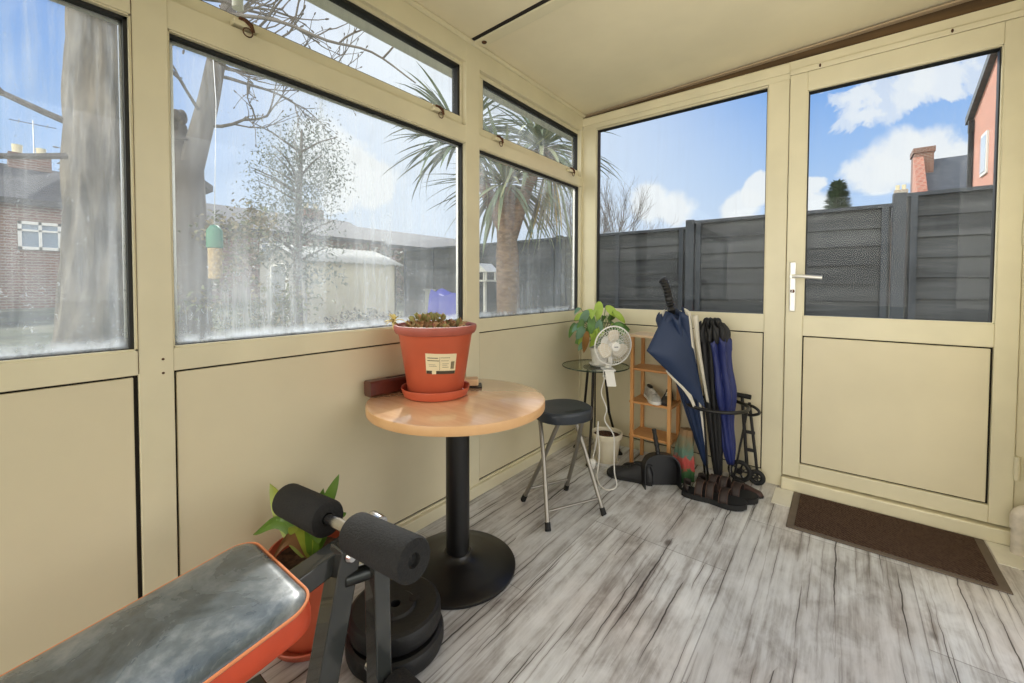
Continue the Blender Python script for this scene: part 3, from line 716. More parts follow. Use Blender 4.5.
cl.bar(ck+cd*.020+Vector((0, 0, -.012)), ck+cd*.072+Vector((0, 0, -.078)), .046, .006, (0, 0, 1))
cl.bar(ck-cd*.038+Vector((0, 0, -.046)), ck+cd*.022+Vector((0, 0, -.050)), .050, .006, (0, 0, 1))
cl.bar(ck+cd*.014+Vector((0, 0, -.050)), ck+cd*.060+Vector((0, 0, -.078)), .030, .006, (0, 0, 1))
cl.build('clip', M['white'], cf, smooth=False, bevel=.0025)
MB().tube([ck+cd*.018+sd*.012+Vector((0, 0, -.014)), ck+cd*.018+sd*.012+Vector((0, 0, -.048))], .007, 10).tube([ck+cd*.018-sd*.012+Vector((0, 0, -.014)), ck+cd*.018-sd*.012+Vector((0, 0, -.048))], .007, 10).build('clip_spring', mat('grey_spring', (120, 122, 124), .4, .6), cf)
cord = spline([ck+Vector((-.03, .0, -.01)), (.375, -.440, .50), (.36, -.44, .43), (.40, -.46, .36), (.395, -.47, .30), (.42, -.42, .22), (.425, -.42, .15), (.46, -.49, .06), (.49, -.53, .012), (.47, -.585, .007), (.415, -.56, .007), (.36, -.48, .007), (.335, -.42, .012), (.33, -.395, .10), (.32, -.39, .2), (.32, -.395, .26), (.315, -.40, .16), (.300, -.405, .075), (.298, -.408, .055)], 6)
cdo = MB().tube(cord, .0032, 8).build('power_cord', M['white'], cf)
pg = MB(); pg.lathe([(0, -.024), (.013, -.024), (.021, -.016), (.023, .0), (.021, .014), (.012, .022), (0, .023)], (.296, -.412, .036), 20, (.3, -.9, .15))
pg.box(.284, .308, -.424, -.400, .008, .018)
pg.build('plug', M['white'], cdo)

fp = thing('floor_planter', (.313, -.273, 0), 'cream plastic planter of bare soil on the floor', 'plant pot')
MB().lathe([(0, 0), (.066, 0), (.075, .014), (.073, .016), (.062, .007), (0, .006)], (.313, -.273, 0), 36).build('saucer', M['white'], fp)
MB().lathe([(0, .007), (.056, .007), (.060, .012), (.076, .138), (.079, .140), (.0855, .142), (.087, .168), (.084, .171), (.079, .169), (.076, .150)], (.313, -.273, 0), 44).build('pot', mat('cream_planter', (232, 222, 196), .4, var=.06, vscale=10), fp)
MB().grid(lambda a, b: (.313+.077*a*math.cos(2*PI*b), -.273+.077*a*math.sin(2*PI*b), .152+.006*math.sin(40*a+7*b)), 8, 30).build('soil', M['soil'], fp)

# ------------------------------------------------------------------ bamboo shelf with shoes
X0, X1, Y0_, Y1_ = .424, .645, -.218, -.045
sh = thing('bamboo_shelf', ((X0+X1)/2, (Y0_+Y1_)/2, 0), 'narrow four-tier bamboo shelf unit against end wall', 'shelf unit')
for x in (X0+.009, X1-.009):
    for y in (Y0_+.009, Y1_-.009):
        MB().box(x-.009, x+.009, y-.009, y+.009, 0, .708).build('leg', M['bamboo'], sh, smooth=False, bevel=.0015)
for i, z in enumerate((.155, .342, .525)):
    MB().box(X0-.006, X1+.004, Y0_+.004, Y1_-.004, z, z+.012).build('shelf_board', M['bamboo_h'], sh, smooth=False, bevel=.0015)
MB().box(X0-.016, X1+.014, Y0_-.010, Y1_+.008, .708, .722).build('top_board', mat('pale_bamboo_top', (226, 196, 158), .35, var=.06, vscale=12), sh, smooth=False, bevel=.002)

def loft(mb, secs, n=20, mi=0):
    """secs: list of (centre, side vec, up vec) half-ellipse-ish rings with flat bottom"""
    vs = []
    for (c, s, h, w_, ht) in secs:
        for k in range(n):
            t = 2*PI*k/n; cx_, cz_ = math.cos(t), math.sin(t)
            vs.append(c+s*(w_*math.copysign(abs(cx_)**.75, cx_))+h*(ht*(cz_ if cz_ > 0 else cz_*.02)))
    N = len(secs)
    fs = [(i*n+k, i*n+(k+1) % n, (i+1)*n+(k+1) % n, (i+1)*n+k) for i in range(N-1) for k in range(n)]+[tuple(range(n))[::-1], tuple(range((N-1)*n, N*n))]
    mb.add(vs, fs, mi)
def shoe(loc, ang, L, upper, sole, lace, label, cat, group=None, name='shoe', high=1.0, roll=0):
    t = thing(name, loc, label, cat, group)
    f = Vector((math.cos(ang), math.sin(ang), 0)); s = Vector((-math.sin(ang), math.cos(ang), 0)); z = Vector((0, 0, 1)); o = Vector(loc)
    wid = [(0, .026), (.08, .034), (.3, .032), (.5, .036), (.72, .045), (.88, .040), (.97, .024), (1, .008)]
    k = L/.27
    hts = [(0, .050), (.06, .072*high), (.22, .070*high), (.38, .066*high), (.52, .058), (.70, .044), (.88, .036), (.97, .024), (1, .010)]
    def ip(tb_, x):
        for (a, p), (b, q) in zip(tb_, tb_[1:]):
            if a <= x <= b: return p+(q-p)*(x-a)/(b-a)
        return tb_[-1][1]
    ts = [i/16 for i in range(17)]
    so_ = MB(); so_o = []
    out = [o+f*(L*(x-.5))+s*(ip(wid, x)*k*1.06) for x in ts]+[o+f*(L*(x-.5))-s*(ip(wid, x)*k*1.06) for x in reversed(ts)]
    n = len(out); so_.add([p+z*.001 for p in out]+[p+z*.022*k for p in out], [tuple(range(n))[::-1], tuple(range(n, 2*n))]+[(i, (i+1) % n, n+(i+1) % n, n+i) for i in range(n)])
    so_.build('sole', sole, t)
    up_ = MB(); loft(up_, [(o+f*(L*(x-.5)*.985)+z*.020*k, s, z, ip(wid, x)*k, ip(hts, x)*k) for x in ts]); uo = up_.build('upper', upper, t)
    op = MB(); op.ell(o+f*(L*(-.28))+z*(.020*k+.069*high*k), (.055*k, .020*k, .012*k), (f, s, z)); op.build('opening', M['black'], uo)
    if lace:
        lc = MB()
        for j in range(4):
            x = .46+.07*j; c = o+f*(L*(x-.5))+z*(.020*k+ip(hts, x)*k)
            lc.tube([c-s*.020*k-z*.006, c+z*.0025, c+s*.020*k-z*.006], .0028*k, 6)
        lc.build('laces', lace, t)
    return t
m_gry = mat('grey_trainer_fabric', (188, 186, 178), .7, var=.25, vscale=40); m_blk = mat('black_shoe_leather', (24, 24, 25), .5); m_brn = mat('brown_shoe_leather', (62, 38, 32), .5, var=.2, vscale=20)
shoe((.522, -.140, .3545), R(-55), .20, m_gry, M['white'], M['white'], 'white-grey trainer lying on the bamboo shelf behind front post', 'shoe', name='trainer')
shoe((.598, -.125, .3545), R(-80), .17, mat('dark_grey_fabric', (66, 62, 58), .8, var=.3, vscale=30), m_blk, M['white'], 'dark grey trainer beside the white-grey one on bamboo shelf', 'shoe', name='trainer')
shoe((.500, -.395, 0), R(188), .235, m_blk, M['rubber'], M['black'], 'black shoe with its toe pointing left, beside the black dustpan', 'shoe', high=1.25)
shoe((.530, -.300, 0), R(196), .22, m_blk, M['rubber'], M['black'], 'black shoe behind the other, under the bamboo shelf', 'shoe', high=1.25)

# dustpan standing on its lip
e = Vector((.78, .62, 0)).normalized(); nrm = Vector((.62, -.78, .10)).normalized(); upz = e.cross(nrm)*-1
if upz.z < 0: upz = -upz
dp0 = Vector((.605, -.459, .001)); dw, dh = .178, .165
dp = thing('dustpan', dp0+e*dw/2, 'black dustpan standing upright on its lip near the sandals', 'dustpan')
def arch(k, n=24):
    pts = [(dw/2-dw/2*k, 0)]; rr = dw/2*k
    for i in range(n+1):
        t_ = PI-PI*i/n; pts.append((dw/2+rr*math.copysign(abs(math.cos(t_))**.75, math.cos(t_)), dh*k-rr*.95+rr*.95*abs(math.sin(t_))**.75 if True else 0))
    pts.append((dw/2+dw/2*k, 0)); return pts
a1, a2 = arch(1), arch(.95)
pan = MB(); n = len(a1)
pan.prism(a1, dp0-nrm*.055, e, upz, nrm*.004)
W1 = [dp0+e*p[0]+upz*p[1] for p in a1]; W2 = [dp0+e*(p[0])+upz*p[1] for p in a2]
pan.add([p-nrm*.055 for p in W1]+W1+W2+[p-nrm*.050 for p in W2], [(i, i+1, n+i+1, n+i) for i in range(n-1)]+[(n+i, n+i+1, 2*n+i+1, 2*n+i) for i in range(n-1)]+[(2*n+i, 2*n+i+1, 3*n+i+1, 3*n+i) for i in range(n-1)])
pan.build('pan', M['black'], dp)
hb = dp0+e*dw*.42+upz*(dh-.004)-nrm*.025
MB().tube(spline([hb, hb+upz*.03-e*.003, hb+upz*.075-e*.010, hb+upz*.122-e*.017]), [.012, .011, .010, .010]*4+[.011]*3, 12).build('handle', M['black'], dp)

# colourful bag
bg = MB()
def bagf(a, b):
    th_ = 2*PI*b; r_ = (.056-.026*a**1.3)*(1+.14*math.sin(5*th_+6*a)+.07*math.sin(11*th_+9*a))
    return (.705+.02*a+r_*math.cos(th_), -.235+.03*a+r_*.8*math.sin(th_), .002+.255*a)
cols = [mat('bag_green', (66, 110, 58), .8, var=.3, vscale=30), mat('bag_red', (196, 72, 66), .8, var=.3, vscale=30), mat('bag_teal', (86, 124, 112), .8, var=.3, vscale=30), mat('bag_tan', (150, 120, 84), .8, var=.3, vscale=30)]
bg.grid(bagf, 24, 40)
bg.add([bagf(0, j/40) for j in range(40)], [tuple(range(40))]); 
bgm = bpy.data.materials.new('multicolour_cloth'); t = NT(bgm); tc = t.n('TexCoord').outputs['Object']; sp_ = t.n('SeparateXYZ'); t.l(tc, sp_.inputs[0])
f = t.math('ADD', t.math('MULTIPLY', sp_.outputs[2], 3.9), t.math('MULTIPLY', t.math('SUBTRACT', t.noise(tc, 26, 4, .6, .5), .5), .45))
t.l(t.ramp(f, [(.0, lin((52, 92, 52))), (.24, lin((64, 104, 62))), (.30, lin((170, 66, 62))), (.45, lin((176, 78, 70))), (.52, lin((80, 118, 104))), (.68, lin((96, 112, 92))), (.9, lin((132, 104, 72)))]), t.nt.nodes['Principled BSDF'].inputs['Base Color']); t.nt.nodes['Principled BSDF'].inputs['Roughness'].default_value = .85
tag(bg.build('cloth_bag', bgm), 'crumpled green, red and teal bag between dustpan and umbrellas', 'bag')

# ------------------------------------------------------------------ umbrella stand, umbrellas, trolley, sandals
SX, SY = .855, -.178
us = thing('umbrella_stand', (SX, SY, 0), 'black wire ring umbrella stand holding three umbrellas', 'umbrella stand')
MB().lathe([(0, 0), (.084, 0), (.086, .004), (.084, .010), (.07, .012), (0, .008)], (SX, SY, 0), 40).build('base', M['blackmetal'], us)
MB().tube([(SX+.14*math.cos(2*PI*k/48), SY+.14*math.sin(2*PI*k/48), .400) for k in range(48)], .0085, 10, closed=True).build('ring', M['blackmetal'], us)
for a in (20, 140, 260): MB().tube([(SX+.078*math.cos(R(a)), SY+.078*math.sin(R(a)), .008), (SX+.14*math.cos(R(a)), SY+.14*math.sin(R(a)), .400)], .005, 8).build('upright', M['blackmetal'], us)

navy = mat('navy_nylon', (28, 46, 78), .55, bump=.1, bscale=60); offw = mat('offwhite_nylon', (214, 208, 192), .6); blackn = mat('black_nylon', (17, 17, 19), .6); royal = mat('blue_nylon', (32, 42, 98), .5, bump=.15, bscale=50)
def cone_umbrella(t, tip, top, rmax, mats, pleats=8, name='canopy', pw=.35, prof=None, twist=.6):
    tip, top = Vector(tip), Vector(top); d = top-tip; L = d.length; uu, ww, dd = frame_of(d)
    NU, NV = 26, pleats*8; mb = MB()
    prof = prof or (lambda a: .012+(rmax-.012)*a**.85)
    def f(a, b):
        th_ = 2*PI*b+twist*a; pl = abs(math.sin(pleats*th_/2)); r_ = prof(a)*(1-pw*(1-pl)*(.4+.6*a))
        return tip+dd*(L*a+.018*a*math.cos(pleats*th_)*(a > .9))+(uu*math.cos(th_)+ww*math.sin(th_))*r_
    mb.grid(f, NU, NV)
    mb.m = [int((i % NV)//8) % len(mats) for i in range(len(mb.f))]
    o = mb.build(name, mats, t); s = o.modifiers.new('thickness', 'SOLIDIFY'); s.thickness = .0016; return o
gu = thing('golf_umbrella', (.815, -.135, .012), 'large navy and white golf umbrella leaning handle-up in the stand', 'umbrella')
tip = Vector((.815, -.135, .014)); hnd = Vector((.655, -.352, 1.0)); axd = (hnd-tip)
MB().tube([tip, tip+axd*.05, tip+axd*.86], [.005, .007, .007], 10).build('shaft', M['steel'], gu)
h = MB(); hp2 = [tip+axd*.80, tip+axd*.87, tip+axd*.90, tip+axd*.94, tip+axd*.975, tip+axd*1.005+Vector((-.006, .0, .0)), tip+axd*1.025+Vector((-.016, 0, 0))]
pts = spline(hp2, 6); h.tube(pts, [(.0185+.002*math.sin(i*2.1)) if i > 12 else .017+.005*math.sin(i*1.3) for i in range(len(pts)-2)]+[.016, .008], 14)
h.build('handle', M['black'], gu)
cone_umbrella(gu, tip+axd*.06, tip+axd*.85, .085, [navy, navy, navy, navy, offw, navy, navy, offw], 8, twist=.35)
flap = MB()
Pa, Pb, Pc, Pd = Vector((.664, -.372, .868)), Vector((.752, -.312, .820)), Vector((.618, -.497, .683)), Vector((.826, -.268, .395))
def flf(a, b):
    # triangular loose panel: top edge Pa-Pb, hanging corner Pc, trailing to Pd
    l = Pa.lerp(Pc, min(1, b*2)) if b < .5 else Pc.lerp(Pd, (b-.5)*2)
    r_ = Pb.lerp(Pd, b); p = l.lerp(r_, a)
    return p+Vector((.62, -.78, 0))*(.030*math.sin(PI*a)*math.sin(PI*min(1, b*1.1)))
flap.grid(flf, 14, 24); fo = flap.build('loose_panel', navy, gu); s_ = fo.modifiers.new('thickness', 'SOLIDIFY'); s_.thickness = .0016
fl2 = MB(); Q = [Vector((.694, -.412, .596)), Vector((.756, -.352, .52)), Vector((.792, -.30, .40))]
fl2.grid(lambda a, b: spline(Q, 8)[int(b*16)]+Vector((.62, -.78, 0))*-.004+Vector((-.012*(a-.2), -.012*(a-.2), -.030*a*math.sin(PI*min(1, b+.12)))), 3, 16)
fo = fl2.build('white_lining', offw, gu); s_ = fo.modifiers.new('thickness', 'SOLIDIFY'); s_.thickness = .0016
fl3 = MB(); Q3 = [Vector((.775, -.275, .845)), Vector((.785, -.255, .70)), Vector((.805, -.24, .55)), Vector((.828, -.235, .42))]
fl3.grid(lambda a, b: spline(Q3, 8)[int(b*24)]+Vector((.785, .62, 0))*(.026*(a-.5)*(1.15-.6*b))+Vector((.62, -.78, 0))*(.01*math.sin(PI*a)), 4, 24)
fo = fl3.build('white_panel_fold', offw, gu); s_ = fo.modifiers.new('thickness', 'SOLIDIFY'); s_.thickness = .0025

ku = thing('folded_umbrella', (.868, -.165, .012), 'black folded umbrella standing between the golf and blue umbrellas', 'umbrella')
tp_, tt_ = (.868, -.165, .014), (.818, -.205, .80)
cone_umbrella(ku, tp_, tt_, .042, [blackn], 8, pw=.5, twist=1.5, prof=lambda a: .014+.032*math.sin(min(1, a*1.12)*PI*.5)**.8+.012*(a > .9)); MB().tube([tp_, tt_], .004, 8).build('shaft', M['steel'], ku)
bu = thing('folded_umbrella', (.905, -.150, .012), 'bright navy-blue folded umbrella with black ruffled top', 'umbrella')
tp_, tt_ = Vector((.918, -.150, .11)), Vector((.846, -.178, .735))
cone_umbrella(bu, tp_, tt_, .055, [royal], 8, pw=.45, twist=.9, prof=lambda a: .016+.050*math.sin(PI*min(.55, a*.62))**1.2+.006*math.sin(a*14))
cone_umbrella(bu, tt_-Vector((-.004, 0, .03)), tt_+Vector((-.016, .002, .075)), .06, [blackn], 10, 'ruffle', pw=.5, twist=1.2, prof=lambda a: .060+.022*math.sin(PI*a)-.016*a)
tf = MB()
for k in range(9):
    a = 2*PI*k/9; b0 = tt_+Vector((-.016+.030*math.cos(a), .002+.030*math.sin(a), .06)); tf.ell(b0+Vector((0, 0, .012)), (.014, .014, .024), n=10, m=6)
tf.build('gathered_tips', blackn, bu); MB().tube([(.914, -.157, .012), tp_, tt_], .004, 8).build('shaft', M['steel'], bu)

tl = thing('folding_trolley', (.955, -.075, 0), 'black folding wheeled trolley behind the umbrella stand', 'trolley')
MB().tube([(.975, -.040, .045), (.945, -.036, .425)], .008, 10).tube([(1.02, -.040, .045), (.978, -.036, .40)], .007, 10).build('pole', M['black'], tl)
MB().tube([(.915, -.038, .432), (.945, -.036, .430), (.985, -.036, .428)], .012, 10).build('grip', M['rubber'], tl)
MB().tube(spline([(.945, -.036, .39), (1.0, -.050, .385), (1.025, -.055, .36), (.985, -.05, .34), (.95, -.04, .345)]), .007, 10).build('side_bar', M['black'], tl)
for (x, y, z, r_) in ((.948, -.082, .058, .056), (1.02, -.066, .040, .039)):
    w_ = MB().tube([(x+(r_-.011)*math.cos(2*PI*k/40), y, z+(r_-.011)*math.sin(2*PI*k/40)) for k in range(40)], .011, 10, closed=True).build('wheel', M['rubber'], tl)
    hb = MB().lathe([(0, .012), (r_*.25, .012), (r_*.25, -.012), (0, -.012)], (x, y, z), 16, (0, -1, 0))
    for k in range(5): a = 2*PI*k/5; hb.tube([(x, y, z), (x+(r_-.012)*math.cos(a), y, z+(r_-.012)*math.sin(a))], .0045, 6)
    hb.build('spokes', M['black'], w_)
MB().tube([(.948, -.082, .058), (.975, -.045, .055), (1.02, -.066, .040)], .006, 8).build('axle', M['steel'], tl)
for z in (.16, .25): MB().bar((.966, -.038, z), (1.006, -.038, z), .012, .016).build('brace', M['black'], tl, smooth=False, bevel=.003)

def sandal(loc, ang, L, label):
    t = thing('sandal', loc, label, 'sandal', 'sandals on the floor by the door')
    f = Vector((math.cos(ang), math.sin(ang), 0)); s = Vector((-math.sin(ang), math.cos(ang), 0)); z = Vector((0, 0, 1)); o = Vector(loc)
    wid = [(0, .020), (.06, .036), (.2, .040), (.45, .036), (.7, .050), (.86, .048), (.96, .032), (1, .012)]
    def ip(x):
        for (a, p), (b, q) in zip(wid, wid[1:]):
            if a <= x <= b: return p+(q-p)*(x-a)/(b-a)
        return wid[-1][1]
    def P(x, side, h): return o+f*(L*(x-.5))+s*side*ip(x)+z*(h+.006*max(0, (x-.75))/.25)
    ts = [i/20 for i in range(21)]
    sl_ = MB(); out0 = [P(x, 1, .001) for x in ts]+[P(x, -1, .001) for x in reversed(ts)]; out1 = [P(x, 1.05, .026) for x in ts]+[P(x, -1.05, .026) for x in reversed(ts)]; n = len(out0)
    sl_.add(out0+out1, [tuple(range(n))[::-1]]+[(i, (i+1) % n, n+(i+1) % n, n+i) for i in range(n)]+[(n+i, n+i+1, n+n-2-i, n+n-1-i) for i in range(n//2-1)])
    sl_.build('sole', M['rubber'], t)
    fb = MB(); a_ = [P(x, .92, .0285) for x in ts]+[P(x, -.92, .0285) for x in reversed(ts)]
    fb.add(a_, [(i, i+1, n-2-i, n-1-i) for i in range(n//2-1)]); fb.build('footbed', mat('dark_footbed', (30, 32, 36), .7), t)
    for x, ht, w_ in ((.30, .062, .030), (.47, .066, .030), (.68, .050, .034)):
        st_ = MB()
        def sf(a, b, x=x, ht=ht, w_=w_):
            th_ = PI*a; c = P(x+(b-.5)*w_/L+.05*math.cos(th_)*.4, 0, .0); wd = ip(x)*1.02
            return c+s*wd*math.cos(th_)+z*(.022+ht*math.sin(th_)**.8)
        st_.grid(sf, 18, 3); so_ = st_.build('strap', mat('dark_brown_strap', (44, 32, 28), .6, var=.2, vscale=30), t); q = so_.modifiers.new('thickness', 'SOLIDIFY'); q.thickness = .004
        ed = MB()
        for b in (0, 1): ed.tube([Vector(sf(i/18, b))+z*.001 for i in range(19)], .0011, 5)
        ed.build('stitching', mat('tan_edge', (92, 66, 54), .6), so_)
    hb_ = MB(); hb_.grid(lambda a, b: P(.12-.10*math.sin(PI*a), 0, .03+.03*b)+s*.036*math.cos(PI*a)+z*.012*math.sin(PI*a), 14, 2)
    so_ = hb_.build('heel_strap', mat('dark_brown_strap2', (40, 30, 27), .6), t); q = so_.modifiers.new('thickness', 'SOLIDIFY'); q.thickness = .004
    return t
sandal((.890, -.368, 0), R(5), .27, 'dark strapped sandal nearest the room, toe pointing right')
sandal((.925, -.270, 0), R(2), .26, 'dark strapped sandal partly hidden behind the nearer sandal')
shoe((1.000, -.185, 0), R(-8), .135, m_brn, M['rubber'], None, 'small brown leather shoe behind the sandals by trolley wheel', 'shoe')

# ------------------------------------------------------------------ door mat and waste pipe
dm = thing('door_mat', (1.479, -.22, 0), 'dark brown ribbed door mat with rubber border', 'door mat')
MB().prism([(1.172, -.405), (1.786, -.405), (1.786, -.036), (1.172, -.036)], (0, 0, .0005), (1, 0, 0), (0, 1, 0), (0, 0, .006)).build('rubber_border', mat('greybrown_rubber', (104, 92, 80), .8, var=.1, vscale=20), dm, smooth=False, bevel=.003)
mm = bpy.data.materials.new('brown_ribbed_pile'); t = NT(mm); b = t.nt.nodes['Principled BSDF']; tc = t.n('TexCoord').outputs['Object']
wv = t.n('TexWave'); wv.wave_type = 'BANDS'; wv.bands_direction = 'DIAGONAL'; wv.inputs['Scale'].default_value = 34; wv.inputs['Distortion'].default_value = 5.; wv.inputs['Detail Scale'].default_value = 3.; wv.inputs['Detail'].default_value = 2; t.l(tc, wv.inputs[0])
nz = t.noise(tc, 220, 3); f = t.math('ADD', t.math('MULTIPLY', wv.outputs['Fac'], .35), t.math('MULTIPLY', nz, .6))
t.l(t.ramp(f, [(.25, lin((56, 42, 35))), (.75, lin((102, 82, 70)))]), b.inputs['Base Color']); b.inputs['Roughness'].default_value = 1.; b.inputs['Specular IOR Level'].default_value = .1
bp_ = t.n('Bump'); bp_.inputs['Strength'].default_value = .8; bp_.inputs['Distance'].default_value = .006; t.l(f, bp_.inputs['Height']); t.l(bp_.outputs[0], b.inputs['Normal'])
MB().box(1.200, 1.758, -.385, -.050, .006, .0095).build('pile', mm, dm, smooth=False, bevel=.002)
wp = thing('waste_pipe', (1.866, -.075, 0), 'white plastic waste pipe with elbow at the foot of the door frame', 'pipe')
wpm = mat('old_white_pipe', (216, 206, 190), .5, var=.15, vscale=30)
MB().tube([(1.866, -.075, 0), (1.866, -.075, .105)], .021, 24).build('pipe', wpm, wp)
MB().tube([(1.866, -.075, .095), (1.866, -.075, .135)]+arc((1.898, -.075, .135), (-1, 0, 0), (0, 0, 1), .032, 0, PI/2, 8)+[(1.928, -.075, .167)], .025, 24).build('elbow', wpm, wp)

# ------------------------------------------------------------------ weight bench
bx_ = .446
wbn = thing('weight_bench', (bx_, -2.1, 0), 'weight bench with shiny black pad and black foam rollers', 'exercise bench')
tl_ = -.148; P0 = Vector((.296, -2.064, .413)); eL = Vector((1, 0, 0)); lL = Vector((0, -math.cos(tl_), math.sin(tl_))); nL = Vector((0, math.sin(tl_), math.cos(tl_)))
PW, PL, PR = .30, .50, .045
def rr(ins, n=8):
    o = []; r_ = max(PR-ins, .004)
    for cx_, cy_, a0 in ((PW-PR, PR, -90), (PW-PR, PL-PR, 0), (PR, PL-PR, 90), (PR, PR, 180)):
        for i in range(n+1):
            a = R(a0+90*i/n); o.append((cx_+r_*math.cos(a), cy_+r_*math.sin(a)))
    return o
pm_top = bpy.data.materials.new('worn_black_leatherette_sheen'); t = NT(pm_top); b = t.nt.nodes['Principled BSDF']; tc = t.n('TexCoord').outputs['Object']
n1 = t.noise(tc, 7, 6, .62, .8); n2 = t.noise(tc, 38, 5, .65, .3)
t.l(t.ramp(t.math('ADD', t.math('MULTIPLY', n1, .7), t.math('MULTIPLY', n2, .3)), [(.34, lin((56, 65, 71))), (.5, lin((90, 100, 107))), (.66, lin((146, 151, 154)))]), b.inputs['Base Color'])  # greys lightened to carry the window reflection on the black pad
t.l(t.mrange(n1, .3, .7, .20, .40), b.inputs['Roughness']); b.inputs['Coat Weight'].default_value = .7; b.inputs['Coat Roughness'].default_value = .22; bp_ = t.n('Bump'); bp_.inputs['Strength'].default_value = .25; bp_.inputs['Distance'].default_value = .004
t.l(t.math('ADD', n1, t.math('MULTIPLY', n2, .5)), bp_.inputs['Height']); t.l(bp_.outputs[0], b.inputs['Normal'])
orange = mat('orange_leatherette', (206, 76, 42), .42, var=.08, vscale=20)
pd = MB(); LP = [(.006, -.052, 0), (0, -.046, 0), (-.002, -.026, 0), (0, -.004, 0), (.002, .001, 1), (.007, .007, 1), (.02, .0115, 1), (.05, .014, 1), (.10, .0145, 1), (.146, .0145, 1)]
def loop3(ins, h):
    return [P0+eL*min(max(p[0], ins), PW-ins)+lL*min(max(p[1], ins), PL-ins)+nL*h for p in rr(min(ins, .04))]
n = 36; vs_ = [q for ins, h, _ in LP for q in loop3(ins, h)]
pd.add(vs_, [tuple(range(n))[::-1]])
for i in range(len(LP)-1):
    pd.add([], []); 
    for k in range(n): pd.f.append([i*n+k, i*n+(k+1) % n, (i+1)*n+(k+1) % n, (i+1)*n+k]); pd.m.append(1 if LP[i+1][2] == 0 else 0)
pd.f.append(list(range((len(LP)-1)*n, len(LP)*n))); pd.m.append(0); pd.m[0] = 1
pdo = pd.build('pad', [pm_top, orange], wbn, ang=50)
MB().tube([P0+eL*p[0]+lL*p[1]+nL*.001 for p in rr(-.001)], .0028, 8, closed=True).build('piping', mat('orange_piping', (226, 140, 92), .5), pdo)
dmetal = mat('charcoal_enamel_tube', (58, 61, 60), .24, .15, coat=.6, var=.06, vscale=20)
bm0, bm1 = Vector((bx_, -2.62, .245)), Vector((bx_, -1.872, .388))
bo = MB().bar(bm0, bm1, .046, .046).build('main_beam', dmetal, wbn, smooth=False, bevel=.003)
MB().bar(bm1, bm1+(bm1-bm0).normalized()*.012, .050, .050).build('end_cap', M['black'], bo, smooth=False, bevel=.005)
MB().box(.33, .56, -2.42, -2.36, .315, .327).build('pad_bracket', dmetal, wbn, smooth=False)
l1 = MB().bar((.470, -1.932, .402), (.466, -2.012, .02), .050, .050, (1, 0, 0)).build('front_leg', dmetal, wbn, smooth=False, bevel=.003)
MB().lathe([(0, .010), (.008, .010), (.013, .004), (.0135, 0), (0, 0)], (.496, -1.938, .388), 16, (1, 0, 0)).build('bolt', M['steel'], l1)
l2 = MB().bar((bx_, -2.58, .25), (bx_, -2.66, .02), .050, .050, (1, 0, 0)).build('rear_leg', dmetal, wbn, smooth=False, bevel=.003)
for y in (-2.05, -2.67): MB().bar((.24, y, .022), (.66, y, .022), .044, .040).build('floor_bar', dmetal, wbn, smooth=False, bevel=.003)
am = MB().bar((.507, -1.880, .405), (.507, -1.874, .03), .040, .044, (1, 0, 0)).build('leg_lift_arm', dmetal, wbn, smooth=False, bevel=.003)
MB().tube([(.482, -1.945, .335), (.500, -1.880, .330)], .017, 16).build('stop_sleeve', mat('dark_steel', (70, 72, 70), .3, .8), am)
MB().lathe([(0, .016), (.010, .016), (.012, .0), (0, 0)], (.527, -1.878, .395), 16, (1, 0, 0)).build('bolt', M['steel'], am)
MB().lathe([(0, -.022), (.016, -.022), (.0175, -.018), (.0175, .018), (.016, .022), (0, .022)], (.462, -1.850, .418), 18, (1, 0, 0)).build('pivot_cap', M['steel'], am)
ax0, ax1 = Vector((.160, -1.927, .404)), Vector((.690, -1.927, .458)); ad = (ax1-ax0).normalized()
axo = MB().tube([ax0, ax1], .0125, 16).build('roller_axle', M['steel'], wbn)
foam = mat('black_foam', (30, 30, 31), .85, var=.2, vscale=150, bump=.35, bscale=220)
def roller(a, b, parent, r_=.0425):
    a, b = Vector(a), Vector(b); L = (b-a).length
    MB().lathe([(.0, .004), (.012, .004), (.013, .001), (.033, 0), (r_-.003, .002), (r_, .008), (r_, L-.008), (r_-.003, L-.002), (.033, L), (.014, L-.002), (.012, L-.012), (0, L-.012)], a, 40, b-a).build('foam_roller', foam, parent)
roller(ax0+ad*.004, ax0+ad*.222, wbn); roller(ax0+ad*.338, ax1+ad*.014, wbn)
lo = MB().tube([(.44, -1.860, .055), (.665, -1.860, .055)], .0115, 14).build('lower_axle', M['steel'], wbn)
roller((.536, -1.860, .055), (.658, -1.860, .055), wbn)
MB().bar((.507, -1.874, .07), (.507, -1.860, .055), .03, .03, (1, 0, 0)).build('axle_mount', dmetal, wbn, smooth=False)

# weight plates stacked on the floor
vin = mat('black_vinyl_plate', (22, 22, 23), .5, var=.15, vscale=40, bump=.1, bscale=120)
for i, (cx_, cy_, r_, z0, h_, lbx) in enumerate(((.390, -1.743, .130, 0.0005, .052, 'lower black weight plate of the stack beside the table base'), (.382, -1.738, .124, .053, .056, 'upper black weight plate of the stack beside the table base'))):
    t = thing('weight_plate', (cx_, cy_, z0), lbx, 'weight plate', 'weight plates stacked on the floor')
    MB().lathe([(.014, z0), (r_-.012, z0), (r_-.003, z0+.006), (r_, z0+.016), (r_, z0+h_-.014), (r_-.004, z0+h_-.004), (r_-.012, z0+h_), (r_-.030, z0+h_-.004), (r_*.45, z0+h_-.006), (r_*.40, z0+h_-.001), (r_*.2, z0+h_-.001), (.014, z0+h_-.002), (.014, z0)], (cx_, cy_, 0), 64).build('disc', vin, t)
    if i:
        for a in (-60, 60, 180):
            MB().lathe([(0, 0), (.012, 0), (.014, -.0015)], (cx_+.05*math.cos(R(a)), cy_+.05*math.sin(R(a)), z0+h_+.001), 16).build('hole', M['gap'], t)

